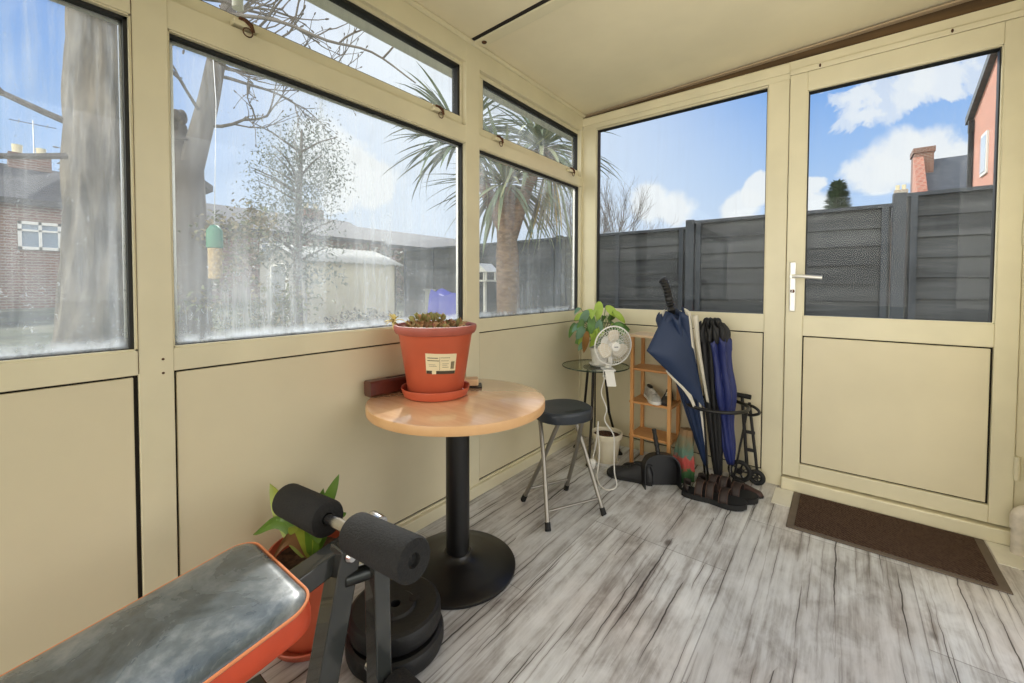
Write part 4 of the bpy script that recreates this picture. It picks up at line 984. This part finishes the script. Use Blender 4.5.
# plant behind the bench
qx, qy = .175, -1.868
bp2 = thing('strap_leaf_plant', (qx, qy, 0), 'green strap-leaved plant in an orange pot behind the bench', 'houseplant')
MB().lathe([(0, 0), (.092, 0), (.100, .006), (.110, .026), (.108, .029), (.096, .010), (0, .008)], (qx, qy, 0), 44).build('saucer', M['terracotta'], bp2)
MB().lathe([(0, .010), (.078, .010), (.082, .016), (.100, .215), (.110, .218), (.113, .250), (.107, .252), (.101, .235), (.098, .20)], (qx, qy, 0), 48).build('pot', M['terracotta'], bp2)
MB().grid(lambda a, b: (qx+.100*a*math.cos(2*PI*b), qy+.100*a*math.sin(2*PI*b), .215+.004*math.sin(30*a+5*b)), 6, 30).build('soil', M['soil'], bp2)
lgs = [mat('strap_leaf_green', (92, 128, 40), .4, var=.25, vscale=12), mat('strap_leaf_yellowgreen', (150, 164, 60), .4, var=.2, vscale=12), mat('strap_leaf_dry', (128, 92, 54), .6)]
lv = MB(); b0 = Vector((qx, qy, .215))
def strap(tip, Wd, mi, bow=.05, side=None):
    tip = Vector(tip); d = tip-b0; mid = b0.lerp(tip, .5)+Vector((0, 0, bow)); pts = spline([b0, mid, tip], 7); s0 = side or Vector((.62, -.78, 0)).cross(d).normalized()
    vs_ = []; N_ = len(pts)
    for i, p in enumerate(pts):
        t_ = i/(N_-1); w_ = Wd*.5*max(.02, (.35+.65*math.sin(PI*min(1, t_*1.05+.02))**.7) if t_ < .6 else math.sin(PI*.5*(1-t_)/.4)**.8)
        nn = Vector((.62, -.78, .2)); vs_ += [p-s0*w_+nn*w_*.25, p, p+s0*w_+nn*w_*.25]
    lv.add(vs_, [f_ for i in range(N_-1) for f_ in ((i*3, i*3+1, i*3+4, i*3+3), (i*3+1, i*3+2, i*3+5, i*3+4))], mi)
strap((.030, -1.918, .405), .062, 1, -.015); strap((.022, -1.962, .27), .040, 0, .07); strap((.14, -1.765, .41), .035, 0, .02); strap((.13, -1.79, .355), .030, 0, .02)
strap((.17, -1.83, .40), .040, 0, .0); strap((.24, -1.80, .34), .045, 0, .05); strap((.27, -1.90, .31), .05, 0, .06); strap((.10, -1.93, .33), .05, 0, .06); strap((.21, -1.94, .33), .045, 1, .06); strap((.09, -1.86, .29), .04, 2, .06); strap((.12, -1.95, .235), .04, 2, .06); strap((.20, -1.86, .38), .05, 0, .0)
lv.build('leaves', lgs, bp2)

# ------------------------------------------------------------------ outdoors
def gz_(x): return -.15+.03*max(0., -x)
g = MB(); g.grid(lambda a, b: (-40+80*a, -30+80*b, gz_(-40+80*a)), 40, 40)
gm_ = bpy.data.materials.new('garden_ground'); t = NT(gm_); b = t.nt.nodes['Principled BSDF']; tc = t.n('TexCoord').outputs['Object']
n1 = t.noise(tc, .9, 6, .65); t.l(t.ramp(n1, [(.35, lin((70, 68, 58))), (.5, lin((92, 98, 70))), (.68, lin((140, 134, 110)))]), b.inputs['Base Color']); b.inputs['Roughness'].default_value = 1.
struct(g.build('ground', gm_), 'rough garden ground outside the porch', 'ground')
struct(MB().box(-.1, 14, -16, YB, -.10, -.03).build('trim_5', mat('bounce_paving', (214, 206, 190), .85, var=.1, vscale=2), smooth=False), 'pale unseen paving added behind the porch to bounce light', 'paving')  # unseen pale slab added to bounce sunlight up to the ceiling
gut = thing('roof_gutter', (-.2, -1.5, 2.0), 'pale plastic gutter under the porch roof edge', 'gutter')
MB().tube([(-.17, YB-.5, 2.055), (-.17, .3, 2.055)], .055, 16).build('channel', M['white'], gut)
MB().box(-.12, -.085, YB-.5, .3, 2.005, 2.10).build('fascia', M['white'], gut, smooth=False)
MB().tube([(-.20, -1.905, 1.87), (-.20, -1.905, 2.04)], .016, 12).build('bracket_rod', M['white'], gut)

fmat = slat_mat('weathered_grey_boards', (28, 31, 35), (86, 87, 88), .15)
fpost = mat('grey_fence_post', (64, 68, 74), .9, var=.2, vscale=6)
FX = [-5.22, -3.48, -1.75, -.02, 1.71, 3.44, 5.17]
for i, (a, b_) in enumerate(zip(FX, FX[1:])):
    top = 1.655 if i < 3 else 1.715 if i == 3 else 1.79; lbls = ['fence panel behind the bird table, beyond the palm', 'fence panel behind the palm crown', 'fence panel seen left in end window, before bare shrub', 'fence panel between end window and left of door glass', 'taller fence panel seen at right in the door glass', 'tall fence panel at the far right beyond the door']
    t = thing('lap_fence', ((a+b_)/2, 2.53, 0), 'grey '+lbls[i], 'fence', 'garden fence panels'); z0 = -.15
    nb = 11; ph = (top-.03-z0)/nb; bd = MB()
    for k in range(nb):
        zz = z0+k*ph; s_ = .012*math.sin(k*2.3+i)
        bd.add([(a+.05, 2.520, zz+s_*.5), (b_-.05, 2.520, zz-s_*.5), (b_-.05, 2.540, zz+ph), (a+.05, 2.540, zz+ph), (a+.05, 2.532, zz+s_*.5), (b_-.05, 2.532, zz-s_*.5), (b_-.05, 2.548, zz+ph+.01), (a+.05, 2.548, zz+ph+.01)],
               [(0, 1, 2, 3), (4, 7, 6, 5), (0, 4, 5, 1), (2, 6, 7, 3), (0, 3, 7, 4), (1, 5, 6, 2)])
    bd.build('lap_boards', fmat, t, smooth=False)
    for k in range(3):
        x = a+.06+(b_-a-.12)*(.02+.48*k); MB().box(x-.022, x+.022, 2.495, 2.52, z0, top-.03).build('batten', fpost, t, smooth=False)
    MB().box(a+.04, b_-.04, 2.495, 2.56, top-.03, top).build('capping', fpost, t, smooth=False)
for i, x in enumerate(FX[1:-1]):
    top = (1.68, 1.68, 1.73, 1.80, 1.84)[i]; lb_ = ('beyond the palm trunk', 'just right of the palm', 'in the end window left of middle', 'between the lower and taller panels behind the door', 'at far right beyond the door')[i]
    tag(MB().box(x-.045, x+.045, 2.49, 2.58, -.15, top).build('fence_post', fpost, smooth=False, bevel=.008), 'square grey fence post '+lb_, 'fence post', 'garden fence posts')

# shed
cream = mat('cream_shed_boards', (196, 190, 164), .8, var=.12, vscale=3); roofm = mat('pale_corrugated_sheet', (168, 167, 158), .6, var=.25, vscale=5, stretch=(.3, 8, 1)); greyw = mat('grey_shed_boards', (150, 148, 142), .85, var=.15, vscale=4)
sd_ = thing('garden_shed', (-9.5, 3.4, .1), 'pale cream garden shed with ridged roof in the garden', 'shed')
sx0, sx1, sy0, sy1, ze, zr, zb = -10.75, -8.27, 2.13, 4.62, 1.56, 1.95, .05
MB().prism([(sx0, zb), (sx1, zb), (sx1, ze), (-9.5, zr), (sx0, ze)], (0, sy0, 0), (1, 0, 0), (0, 0, 1), (0, .06, 0)).build('gable_wall', greyw, sd_, smooth=False)
MB().box(sx1-.06, sx1, sy0+.06, sy1, zb, ze).box(sx0, sx0+.06, sy0+.06, sy1, zb, ze).box(sx0, sx1, sy1-.06, sy1, zb, ze).build('side_wall', cream, sd_, smooth=False)
rf = MB()
for sgn in (1, -1):
    xe = sx1+.14 if sgn > 0 else sx0-.14
    def rff(a, b, xe=xe): return (-9.5+(xe+9.5)*a, sy0-.15+(sy1-sy0+.3)*b, zr+.03-(zr-ze+.045)*a+.018*math.sin(b*2*PI*22))
    rf.grid(rff, 2, 176)
ro = rf.build('roof', roofm, sd_); q = ro.modifiers.new('thickness', 'SOLIDIFY'); q.thickness = .02
do = MB().box(-9.95, -9.15, sy0-.03, sy0, zb, 1.45).build('door', mat('shed_door', (128, 132, 134), .8), sd_, smooth=False)
MB().box(-10.02, -9.95, sy0-.04, sy0, zb, 1.52).box(-9.15, -9.08, sy0-.04, sy0, zb, 1.52).box(-10.02, -9.08, sy0-.04, sy0, 1.45, 1.52).build('door_frame', M['white'], do, smooth=False)

# blue tarpaulin-covered heap and low white edging by the fence
tc_, tr_, tf_ = Vector((-3.60, 2.12, 0)), Vector((.785, .62, 0)), Vector((-.62, .785, 0))
bt = MB().grid(lambda a, b: tc_+tr_*(.60*(a-.5))+tf_*(.42*(b-.5))+Vector((0, 0, gz_(-3.7)+(.90+.05*math.sin(9*a+5*b)+.04*math.sin(6*a))*min(1, 7*min(a, 1-a, b, 1-b)+.02))), 24, 24)
tag(bt.build('tarpaulin_heap', mat('blue_tarpaulin', (70, 74, 196), .5)), 'heap under a bright blue tarpaulin far down the garden', 'tarpaulin')
bt2 = MB().bar((-5.50, 3.05, .40), (-4.10, 2.30, .40), .05, 1.0).bar((-5.53, 3.07, .91), (-4.07, 2.28, .91), .09, .035)
tag(bt2.build('raised_bed', mat('pale_timber', (150, 150, 140), .8), smooth=False), 'low pale-topped timber bed between shed and blue tarpaulin', 'garden edging')

# trees
bark = mat('grey_bark', (124, 116, 104), .95, var=.6, vscale=9, stretch=(1, 1, .25), bump=.6, bscale=16)
bark2 = mat('smooth_grey_bark', (112, 104, 95), .9, var=.25, vscale=7, stretch=(1, 1, .4), bump=.3, bscale=20)
rng = random.Random(7)
def twigs(mb, p, d, r_, L, depth, up_=.15, buds=True, spread=.75):
    p, d = Vector(p), Vector(d).normalized(); pts = [p]; n_ = 5; dd = d
    for i in range(n_):
        dd = (dd+Vector((rng.uniform(-1, 1), rng.uniform(-1, 1), rng.uniform(-1, 1)))*.26+Vector((0, 0, up_*.25))).normalized(); p = p+dd*L/n_; pts.append(p)
    mb.tube(pts, [r_*(1-.55*i/n_) for i in range(n_+1)], 6 if depth > 1 else 5)
    if depth == 0:
        if buds: mb.ell(pts[-1]+dd*.012, (.008, .008, .022), frame_of(dd), n=6, m=4)
        return
    for i in range(2, n_+1):
        for q in range(1 if i < n_ else 2):
            a = Vector((rng.uniform(-1, 1), rng.uniform(-1, 1), rng.uniform(-.4, 1)))
            nd = (dd+a*spread).normalized(); twigs(mb, pts[i], nd, r_*.5, L*rng.uniform(.45, .68), depth-1, up_, buds, spread)
            if buds and depth == 1: mb.ell(pts[i]+a*.014, (.007, .007, .016), frame_of(a), n=6, m=4)

tk = thing('garden_tree', (-3.58, -1.80, gz_(-3.58)), 'thick rough-barked tree trunk close outside the nearest window', 'tree')
tm = MB()
def trunkf(a, b):
    z_ = -.1+5.2*a; th_ = 2*PI*b; r_ = .235+.24*math.exp(-(z_+.1)/.42)*(1+.3*math.sin(5*th_))+.014*math.sin(7*th_+3*z_)+.012*math.sin(13*th_-5*z_)
    return (-3.56-.03*z_+r_*math.cos(th_), -1.82+.03*z_+r_*math.sin(th_), z_)
tm.grid(trunkf, 60, 56); tm.build('trunk', bark, tk)
br = MB()
lead = spline([(-3.66, -1.75, 3.4), (-3.0, -1.5, 3.25), (-2.4, -1.25, 3.05), (-1.95, -1.05, 2.92), (-1.60, -.86, 2.74), (-1.35, -.66, 2.66), (-1.1, -.47, 2.44)], 4)
br.tube(lead, [.020-.015*i/(len(lead)-1) for i in range(len(lead))], 8)
for i in range(5, len(lead), 4):
    twigs(br, lead[i], Vector((.5, .25, rng.uniform(-.7, .5))), .008, .34, 1, .1)
for st_, d_ in (((-3.6, -1.8, 3.3), (.8, .9, .5)), ((-3.5, -1.7, 2.9), (.7, .35, .1)), ((-3.7, -1.9, 2.3), (.2, -.8, .2)), ((-3.5, -2.0, 2.0), (.6, -.9, -.1)), ((-3.6, -1.7, 4.4), (.9, .2, -.1))):
    twigs(br, st_, d_, .028, 1.05, 2, .05)
br.build('branches', bark2, tk)

t2 = thing('garden_tree', (-4.78, -.87, gz_(-4.78)), 'forked smooth grey tree with knobbly buds beside the feeder', 'tree')
tm = MB(); tm.tube(spline([(-4.74, -.86, -.05), (-4.76, -.86, .9), (-4.78, -.87, 1.6), (-4.82, -.88, 2.42)], 5), [.26, .22, .20]+[.18]*8+[.165, .165, .16, .16, .16], 20)
tm.tube(spline([(-4.82, -.88, 2.3), (-4.92, -.95, 2.6), (-4.98, -.98, 2.86), (-4.99, -1.0, 3.02)], 4), [.13]*13, 16)
tm.tube(spline([(-4.80, -.86, 2.35), (-4.74, -.78, 2.75), (-4.66, -.70, 3.2), (-4.58, -.64, 3.65), (-4.62, -.5, 4.3), (-4.7, -.4, 5.0)], 4), [.13-.003*i for i in range(21)], 16)
for k in range(12):
    a = rng.uniform(0, 2*PI); tm.ell((-4.98+.10*math.cos(a), -.99+.10*math.sin(a), 2.9+rng.uniform(-.1, .12)), (.06, .06, .08), n=8, m=6)
tm.build('trunk', bark2, t2)
br = MB()
for st_, d_, L_ in (((-4.6, -.65, 3.6), (.5, .9, .1), 1.2), ((-4.62, -.68, 3.5), (.4, .8, -.15), 1.0), ((-4.7, -.75, 3.0), (.5, -.7, .3), .8), ((-4.62, -.6, 3.9), (.3, -1, .3), 1.0), ((-4.98, -1.0, 3.0), (.2, -.9, .6), .7), ((-4.7, -.72, 2.9), (.6, .8, .2), .8), ((-4.75, -.8, 2.7), (.3, -.8, .1), .7)):
    twigs(br, st_, d_, .022, L_, 2, .02)
br.build('branches', bark2, t2)

def foliage(mb, c, rad, n, L, W, seed, mis=(0,), clump=0, hang=0.):
    rg = random.Random(seed); c = Vector(c); cl_ = []
    if clump:
        for _ in range(clump):
            v_ = Vector((rg.gauss(0, 1), rg.gauss(0, 1), rg.gauss(0, 1))).normalized()*rg.uniform(.3, .95); cl_.append(Vector((v_.x*rad[0], v_.y*rad[1], v_.z*rad[2])))
    for _ in range(n):
        if clump: q = rg.choice(cl_)+Vector((rg.gauss(0, 1)*rad[0], rg.gauss(0, 1)*rad[1], rg.gauss(0, 1)*rad[2]))*.16
        else:
            v_ = Vector((rg.gauss(0, 1), rg.gauss(0, 1), rg.gauss(0, 1))).normalized()*rg.random()**.4; q = Vector((v_.x*rad[0], v_.y*rad[1], v_.z*rad[2]))
        mb.leaf(c+q, (rg.uniform(-1, 1), rg.uniform(-1, 1), rg.uniform(-1, 1)-hang), (rg.uniform(-1, 1), rg.uniform(-1, 1), 1), L*rg.uniform(.7, 1.3), W*rg.uniform(.7, 1.3), .4, 2, .2, rg.choice(mis))
ever = [mat('evergreen_leaf', (112, 124, 112), .6), mat('evergreen_leaf_pale', (150, 158, 144), .6)]
e1 = thing('evergreen_tree', (-5.3, .62, gz_(-5.3)), 'loose evergreen tree right of the forked trunk', 'tree')
mb = MB(); foliage(mb, (-5.3, .66, 2.55), (.66, .82, 1.15), 6000, .052, .020, 3, (0, 0, 1), 46); foliage(mb, (-5.25, .5, 1.35), (.5, .9, .6), 900, .07, .03, 5, (0, 1), 20)
mb.build('foliage', ever, e1)
mb = MB(); mb.tube([(-5.3, .62, -.05), (-5.28, .6, 1.4), (-5.3, .66, 2.6), (-5.3, .7, 3.4)], [.07, .06, .04, .015], 10)
for k in range(26):
    a = rng.uniform(0, 2*PI); z_ = rng.uniform(1.3, 3.2); mb.tube([(-5.3, .64, z_), (-5.3+.3*math.cos(a), .64+.35*math.sin(a), z_+.2), (-5.3+.5*math.cos(a), .64+.65*math.sin(a), z_+.3)], [.02, .012, .005], 6)
mb.build('trunk', bark2, e1)
mossy = [mat('ivy_leaf', (122, 128, 78), .6), mat('ivy_leaf_dry', (160, 144, 100), .7)]
iv = MB(); foliage(iv, (-4.55, -.55, 1.55), (.3, .55, .5), 1000, .06, .04, 9, (0, 1, 1), 16); foliage(iv, (-4.6, -.4, .6), (.4, 1.2, .5), 1300, .07, .04, 19, (0, 1, 0), 26)
tag(iv.build('climbing_ivy', mossy), 'ragged ivy and dry stems round the forked tree foot', 'ivy')

# bird feeder hanging from a wire
bf_ = thing('bird_feeder', (-2.79, -1.215, 1.03), 'hanging bird feeder with green top and peanut mesh', 'bird feeder')
cx_, cy_ = -2.79, -1.215
MB().lathe([(0, 1.49), (.030, 1.48), (.058, 1.44), (.060, 1.30), (.048, 1.29), (0, 1.29)], (cx_, cy_, 0), 24).build('lid', mat('green_feeder_top', (62, 136, 100), .5), bf_)
MB().lathe([(0, 1.30), (.050, 1.295), (.050, 1.04), (0, 1.03)], (cx_, cy_, 0), 24).build('peanut_column', mat('peanuts', (206, 176, 124), .8, var=.4, vscale=45, bump=.8, bscale=50), bf_)
MB().tube([(cx_, cy_, 1.48), (cx_+.02, cy_+.02, 2.5), (cx_+.05, cy_-.02, 3.19)], .003, 6).build('hanging_wire', M['steel'], bf_)

# cabbage palm
pl_ = thing('cabbage_palm', (-1.31, .85, gz_(-1.31)), 'cabbage palm with spiky leaf heads outside the corner', 'palm tree')
pmat = mat('palm_bark', (146, 120, 96), .95, var=.4, vscale=16, stretch=(1, 1, 2.5), bump=.7, bscale=22)
MB().tube(spline([(-1.27, .83, -.15), (-1.29, .84, .6), (-1.31, .845, 1.3), (-1.34, .84, 1.95)], 5), [.125]*5+[.115]*6+[.10]*4+[.09], 18).tube(spline([(-1.31, .845, 1.35), (-1.2, .95, 1.85), (-1.06, 1.07, 2.3)], 5), [.07]*6+[.06]*5, 14).tube(spline([(-1.33, .845, 1.5), (-1.6, .75, 2.1), (-1.85, .72, 2.45)], 5), [.065]*6+[.055]*5, 14).build('trunk', pmat, pl_)
pls = [mat('palm_leaf', (112, 128, 98), .5), mat('palm_leaf_pale', (156, 162, 124), .5), mat('palm_leaf_dead', (196, 178, 104), .7)]
for m_ in pls[:2]: m_.node_tree.nodes['Principled BSDF'].inputs['Subsurface Weight'].default_value = 0
rg = random.Random(21)
for hd, n_, L_ in (((-1.34, .84, 2.0), 120, .78), ((-1.06, 1.07, 2.36), 130, .80), ((-1.87, .72, 2.50), 130, .80)):
    mb = MB()
    for k in range(n_):
        a = rg.uniform(0, 2*PI); el = rg.uniform(-.75, 1.25); d = Vector((math.cos(a)*math.cos(el), math.sin(a)*math.cos(el), math.sin(el)))
        if hd[0]+d.x*L_ > -.28: d.x *= .25
        mb.leaf(Vector(hd)+d*.04, d, (0, 0, 1), L_*rg.uniform(.75, 1.15), .042, rg.uniform(.3, 1.3), 7, .3, rg.choice((0, 0, 0, 1)), .75)
    if hd[0] > -1.1:
        for k in range(26):
            a = rg.uniform(0, 2*PI); mb.leaf(Vector((-.98, 1.12, 2.05))+Vector((math.cos(a), math.sin(a), 0))*.08, (.25*math.cos(a), .25*math.sin(a), -1), (1, 0, 0), rg.uniform(.4, .8), .035, .1, 5, .3, rg.choice((0, 1, 2)), .75)
    mb.build('leaf_head', pls, pl_)

bh = thing('bird_table', (-2.02, 1.30, gz_(-2)), 'small white bird table on a post beside the palm', 'bird table')
MB().box(-2.035, -2.005, 1.285, 1.315, gz_(-2), 1.05).build('post', M['white'], bh, smooth=False)
MB().box(-2.13, -1.91, 1.20, 1.40, 1.035, 1.055).build('tray', M['white'], bh, smooth=False)
MB().prism([(-.13, 1.15), (.13, 1.15), (0, 1.25)], (-2.02, 1.18, 0), (1, 0, 0), (0, 0, 1), (0, .24, 0)).build('roof', M['white'], bh, smooth=False)
for x in (-2.11, -1.93):
    for y in (1.22, 1.38): MB().box(x-.008, x+.008, y-.008, y+.008, 1.055, 1.155).build('corner_post', M['white'], bh, smooth=False)

bs = thing('bare_shrub', (-2.0, 5.1, gz_(-2)), 'bare twiggy shrub rising behind the fence at left', 'shrub')
mb = MB()
for k in range(13):
    a = 2*PI*k/13; twigs(mb, (-2.55+.12*math.cos(a), 5.1+.12*math.sin(a), 1.0), (.62*math.cos(a)+.25, .5*math.sin(a), .9), .013, 1.05, 3, .4, False, .45)
mb.tube([(-2.55, 5.1, -.15), (-2.55, 5.1, 1.1)], [.12, .09], 10); mb.build('branches', bark2, bs)

cn = thing('conifer', (1.0, 29.3, 0), 'dark conifer top showing above the fence', 'tree')
mb = MB(); rg = random.Random(2)
for k in range(1500):
    h_ = rg.random()**.8; r_ = .95*(1-h_)**.8*rg.uniform(.3, 1); a = rg.uniform(0, 2*PI)
    mb.leaf((1.0+r_*math.cos(a), 29.3+r_*math.sin(a), 3.4+3.7*h_), (math.cos(a), math.sin(a), rg.uniform(-.2, .9)), (0, 0, 1), .45, .16, .3, 2, .2)
mb.build('foliage', mat('conifer_needles', (86, 108, 80), .8), cn); MB().tube([(1.0, 29.3, 0), (1.0, 29.3, 6.6)], [.15, .03], 8).build('trunk', bark2, cn)

# houses beyond
bk1 = brick_mat('orange_brick', (196, 112, 84), (172, 92, 70), (196, 176, 158)); bk2 = brick_mat('brown_brick', (128, 84, 70), (108, 74, 64), (150, 138, 126))
slate = mat('grey_slate', (92, 96, 100), .7, var=.3, vscale=5, stretch=(1, 1, 6)); roofr = mat('brown_tile_roof', (66, 64, 68), .8, var=.2, vscale=3); pane = mat('distant_window_glass', (120, 140, 160), .1)
hb = thing('brick_house', (8, 17, 0), 'sunlit orange brick gable house at right above the fence', 'house')
MB().prism([(21.3, -.2), (9.5, -.2), (9.5, 8.2), (13, 10.5), (21.3, 7.4)], (5.15, 0, 0), (0, 1, 0), (0, 0, 1), (5, 0, 0)).build('wall', bk1, hb, smooth=False)
MB().prism([(21.6, 7.32), (13, 10.52), (9.3, 8.1), (9.3, 8.35), (13, 10.80), (21.6, 7.6)], (4.98, 0, 0), (0, 1, 0), (0, 0, 1), (5.3, 0, 0)).build('roof', slate, hb, smooth=False)
wd = MB().box(5.10, 5.16, 18.95, 19.75, 4.9, 6.35).build('window', M['white'], hb, smooth=False); MB().box(5.08, 5.11, 19.03, 19.67, 5.0, 6.25).build('pane', mat('pale_pane', (190, 200, 210), .2), wd, smooth=False)
MB().tube([(5.08, 21.15, 0), (5.08, 21.15, 7.3)], .08, 10).box(5.0, 5.16, 21.05, 21.25, 6.9, 7.35).build('drainpipe', M['rubber'], hb)
hs = thing('slate_roofed_house', (5, 26, 0), 'slate-roofed house with brick end chimney beyond the fence', 'house')
MB().prism([(25.2, 0), (29.5, 0), (29.5, 5.4), (27.4, 7.2), (25.2, 5.4)], (4.15, 0, 0), (0, 1, 0), (0, 0, 1), (6, 0, 0)).build('wall', bk1, hs, smooth=False)
MB().prism([(25.0, 5.2), (27.4, 7.25), (29.7, 5.2), (29.7, 5.4), (27.4, 7.42), (25.0, 5.4)], (4.25, 0, 0), (0, 1, 0), (0, 0, 1), (6, 0, 0)).build('roof', slate, hs, smooth=False)
MB().box(4.0, 4.7, 26.4, 27.6, 5, 7.75).box(3.95, 4.75, 26.35, 27.65, 7.6, 7.85).build('chimney', bk2, hs, smooth=False)
MB().prism([(24.6, 5.3), (26.4, 7.4), (26.6, 7.4), (26.6, 5.3)], (3.98, 0, 0), (0, 1, 0), (0, 0, 1), (.35, 0, 0)).build('gable_parapet', bk1, hs, smooth=False)
hc = thing('distant_house', (3.9, 31.6, 0), 'far roof with a tall pale chimney stack above the fence', 'house')
MB().prism([(31, 0), (35, 0), (35, 4.9), (33, 6.0), (31, 4.9)], (2.6, 0, 0), (0, 1, 0), (0, 0, 1), (5, 0, 0)).build('wall', bk2, hc, smooth=False)
MB().prism([(30.8, 4.8), (33, 6.05), (35.2, 4.8), (35.2, 5), (33, 6.2), (30.8, 5)], (2.5, 0, 0), (0, 1, 0), (0, 0, 1), (5.2, 0, 0)).build('roof', slate, hc, smooth=False)
ch_ = MB().box(3.65, 4.25, 31.4, 31.9, 5, 6.75).build('chimney', mat('pale_render', (176, 164, 148), .9), hc, smooth=False)
for x in (3.8, 4.08): MB().lathe([(.09, 6.75), (.10, 7.05), (.07, 7.05), (.07, 6.75)], (x, 31.65, 0), 12).build('chimney_pot', M['paper'], ch_)

def terrace(y0, y1, ze_, zr_, label, wins, chim, x=-16, gable=False, wallm=bk2):
    t = thing('terraced_house', (x-2.5, (y0+y1)/2, gz_(x)), label, 'house'); zb_ = .2
    if gable: MB().prism([(y0, zb_), (y1, zb_), (y1, ze_), ((y0+y1)/2, zr_), (y0, ze_)], (x-6, 0, 0), (0, 1, 0), (0, 0, 1), (6, 0, 0)).build('wall', wallm, t, smooth=False)
    else: MB().prism([(x, zb_), (x, ze_), (x-3, zr_), (x-6, ze_), (x-6, zb_)], (0, y0, 0), (1, 0, 0), (0, 0, 1), (0, y1-y0, 0)).build('wall', wallm, t, smooth=False)
    if gable: MB().prism([(y0-.2, ze_-.1), ((y0+y1)/2, zr_+.05), (y1+.2, ze_-.1), (y1+.2, ze_+.1), ((y0+y1)/2, zr_+.25), (y0-.2, ze_+.1)], (x-6, 0, 0), (0, 1, 0), (0, 0, 1), (6.2, 0, 0)).build('roof', roofr, t, smooth=False)
    else: MB().prism([(x+.25, ze_-.1), (x-3, zr_+.02), (x-6.2, ze_-.1), (x-6.2, ze_+.06), (x-3, zr_+.2), (x+.25, ze_+.06)], (0, y0, 0), (1, 0, 0), (0, 0, 1), (0, y1-y0, 0)).build('roof', roofr, t, smooth=False)
    for (yc, zc, w_, h_) in wins:
        f = MB()
        for (a, b_, c, d) in ((yc-w_, yc+w_, zc-h_, zc-h_+.08), (yc-w_, yc+w_, zc+h_-.08, zc+h_), (yc-w_, yc-w_+.07, zc-h_, zc+h_), (yc+w_-.07, yc+w_, zc-h_, zc+h_), (yc-.03, yc+.03, zc-h_, zc+h_), (yc-w_, yc+w_, zc+h_*.3, zc+h_*.3+.05)): f.box(x, x+.08, a, b_, c, d)
        f = f.build('window', M['white'], t, smooth=False); MB().box(x, x+.03, yc-w_, yc+w_, zc-h_, zc+h_).build('pane', pane, f, smooth=False)
    if chim:
        c = MB().box(x-3.4, x-2.7, chim-.45, chim+.45, zr_-.5, zr_+.55).build('chimney', wallm, t, smooth=False)
        for k in (-.25, .25): MB().lathe([(.10, zr_+.55), (.12, zr_+.85), (.08, zr_+.85), (.08, zr_+.55)], (x-3.05, chim+k, 0), 12).build('chimney_pot', M['paper'], c)
        MB().tube([(x-3.05, chim+.1, zr_+.4), (x-3.05, chim+.1, zr_+1.7)], .02, 6).tube([(x-3.05, chim-.4, zr_+1.6), (x-3.05, chim+.6, zr_+1.6)], .015, 6).tube([(x-3.3, chim-.2, zr_+1.6), (x-2.8, chim-.2, zr_+1.6)], .012, 6).tube([(x-3.3, chim+.4, zr_+1.6), (x-2.8, chim+.4, zr_+1.6)], .012, 6).build('aerial', M['steel'], c)
terrace(-6.5, -.6, 3.2, 4.5, 'brown brick house with aerial, left of the thick trunk', [(-1.4, 2.3, .40, .38)], -1.4)
terrace(-.55, 2.4, 4.3, 5.2, 'gabled brick house behind the forked tree', [(.25, 3.75, .42, .5), (1.6, 3.75, .40, .5)], None, gable=True)
terrace(2.45, 9.5, 3.0, 4.1, 'long dark-roofed house behind the garden shed', [(4.5, 2.4, .4, .4)], 7.6)
terrace(9.6, 17., 2.9, 3.9, 'farthest dark-roofed house beyond the shed', [(12, 2.3, .4, .4)], None)
sdsh = thing('satellite_dish', (-15.8, 1.2, 3.0), 'pale round satellite dish on the gabled house wall', 'satellite dish')
MB().lathe([(0, 0), (.2, .012), (.40, .06), (.41, .065), (.40, .075), (.2, .03), (0, .02)], (-15.55, 1.45, 3.05), 30, (.8, -.5, .3)).build('dish', M['white'], sdsh); MB().tube([(-16, 1.45, 2.9), (-15.6, 1.45, 3.02)], .03, 8).build('arm', M['steel'], sdsh)
hm = [mat('hedge_leaf', (82, 88, 66), .7), mat('hedge_leaf_dry', (110, 100, 78), .8)]
hd = MB(); rg = random.Random(5)
for k in range(3600):
    y = rg.uniform(2.8, 11); z_ = rg.uniform(.1, 2.45)-.03*(y-3)
    hd.leaf((-12.6+rg.uniform(-.5, .5), y, z_), (rg.uniform(-1, 1), rg.uniform(-1, 1), rg.uniform(-.4, 1)), (0, 0, 1), .26, .13, .4, 2, .2, rg.choice((0, 0, 1)))
tag(hd.build('hedge', hm), 'tall dark garden hedge behind the pale shed', 'hedge')
lw = MB(); rg = random.Random(6)
for k in range(2600):
    y = rg.uniform(-1.5, 3.6); x = -6.2+rg.uniform(-1., 1.); lw.leaf((x, y, gz_(x)+rg.uniform(0, .42)*(.6+.4*math.sin(y*3))), (rg.uniform(-1, 1), rg.uniform(-1, 1), rg.uniform(-.2, 1)), (0, 0, 1), .12, .05, .4, 2, .2, rg.choice((0, 1)))
tag(lw.build('garden_undergrowth', hm), 'low straggly border plants in front of the shed', 'undergrowth', kind='stuff')
fnc = thing('side_fence', (-8.5, -4.2, 0), 'dark low garden fence left of the thick trunk', 'fence')
MB().box(-15, -4.6, -2.42, -2.36, -.1, 1.05).build('boards', mat('dark_fence_boards', (70, 74, 74), .9), fnc, smooth=False); MB().box(-15, -4.6, -2.44, -2.34, 1.05, 1.10).build('capping', mat('straw_capping', (186, 160, 112), .9), fnc, smooth=False)
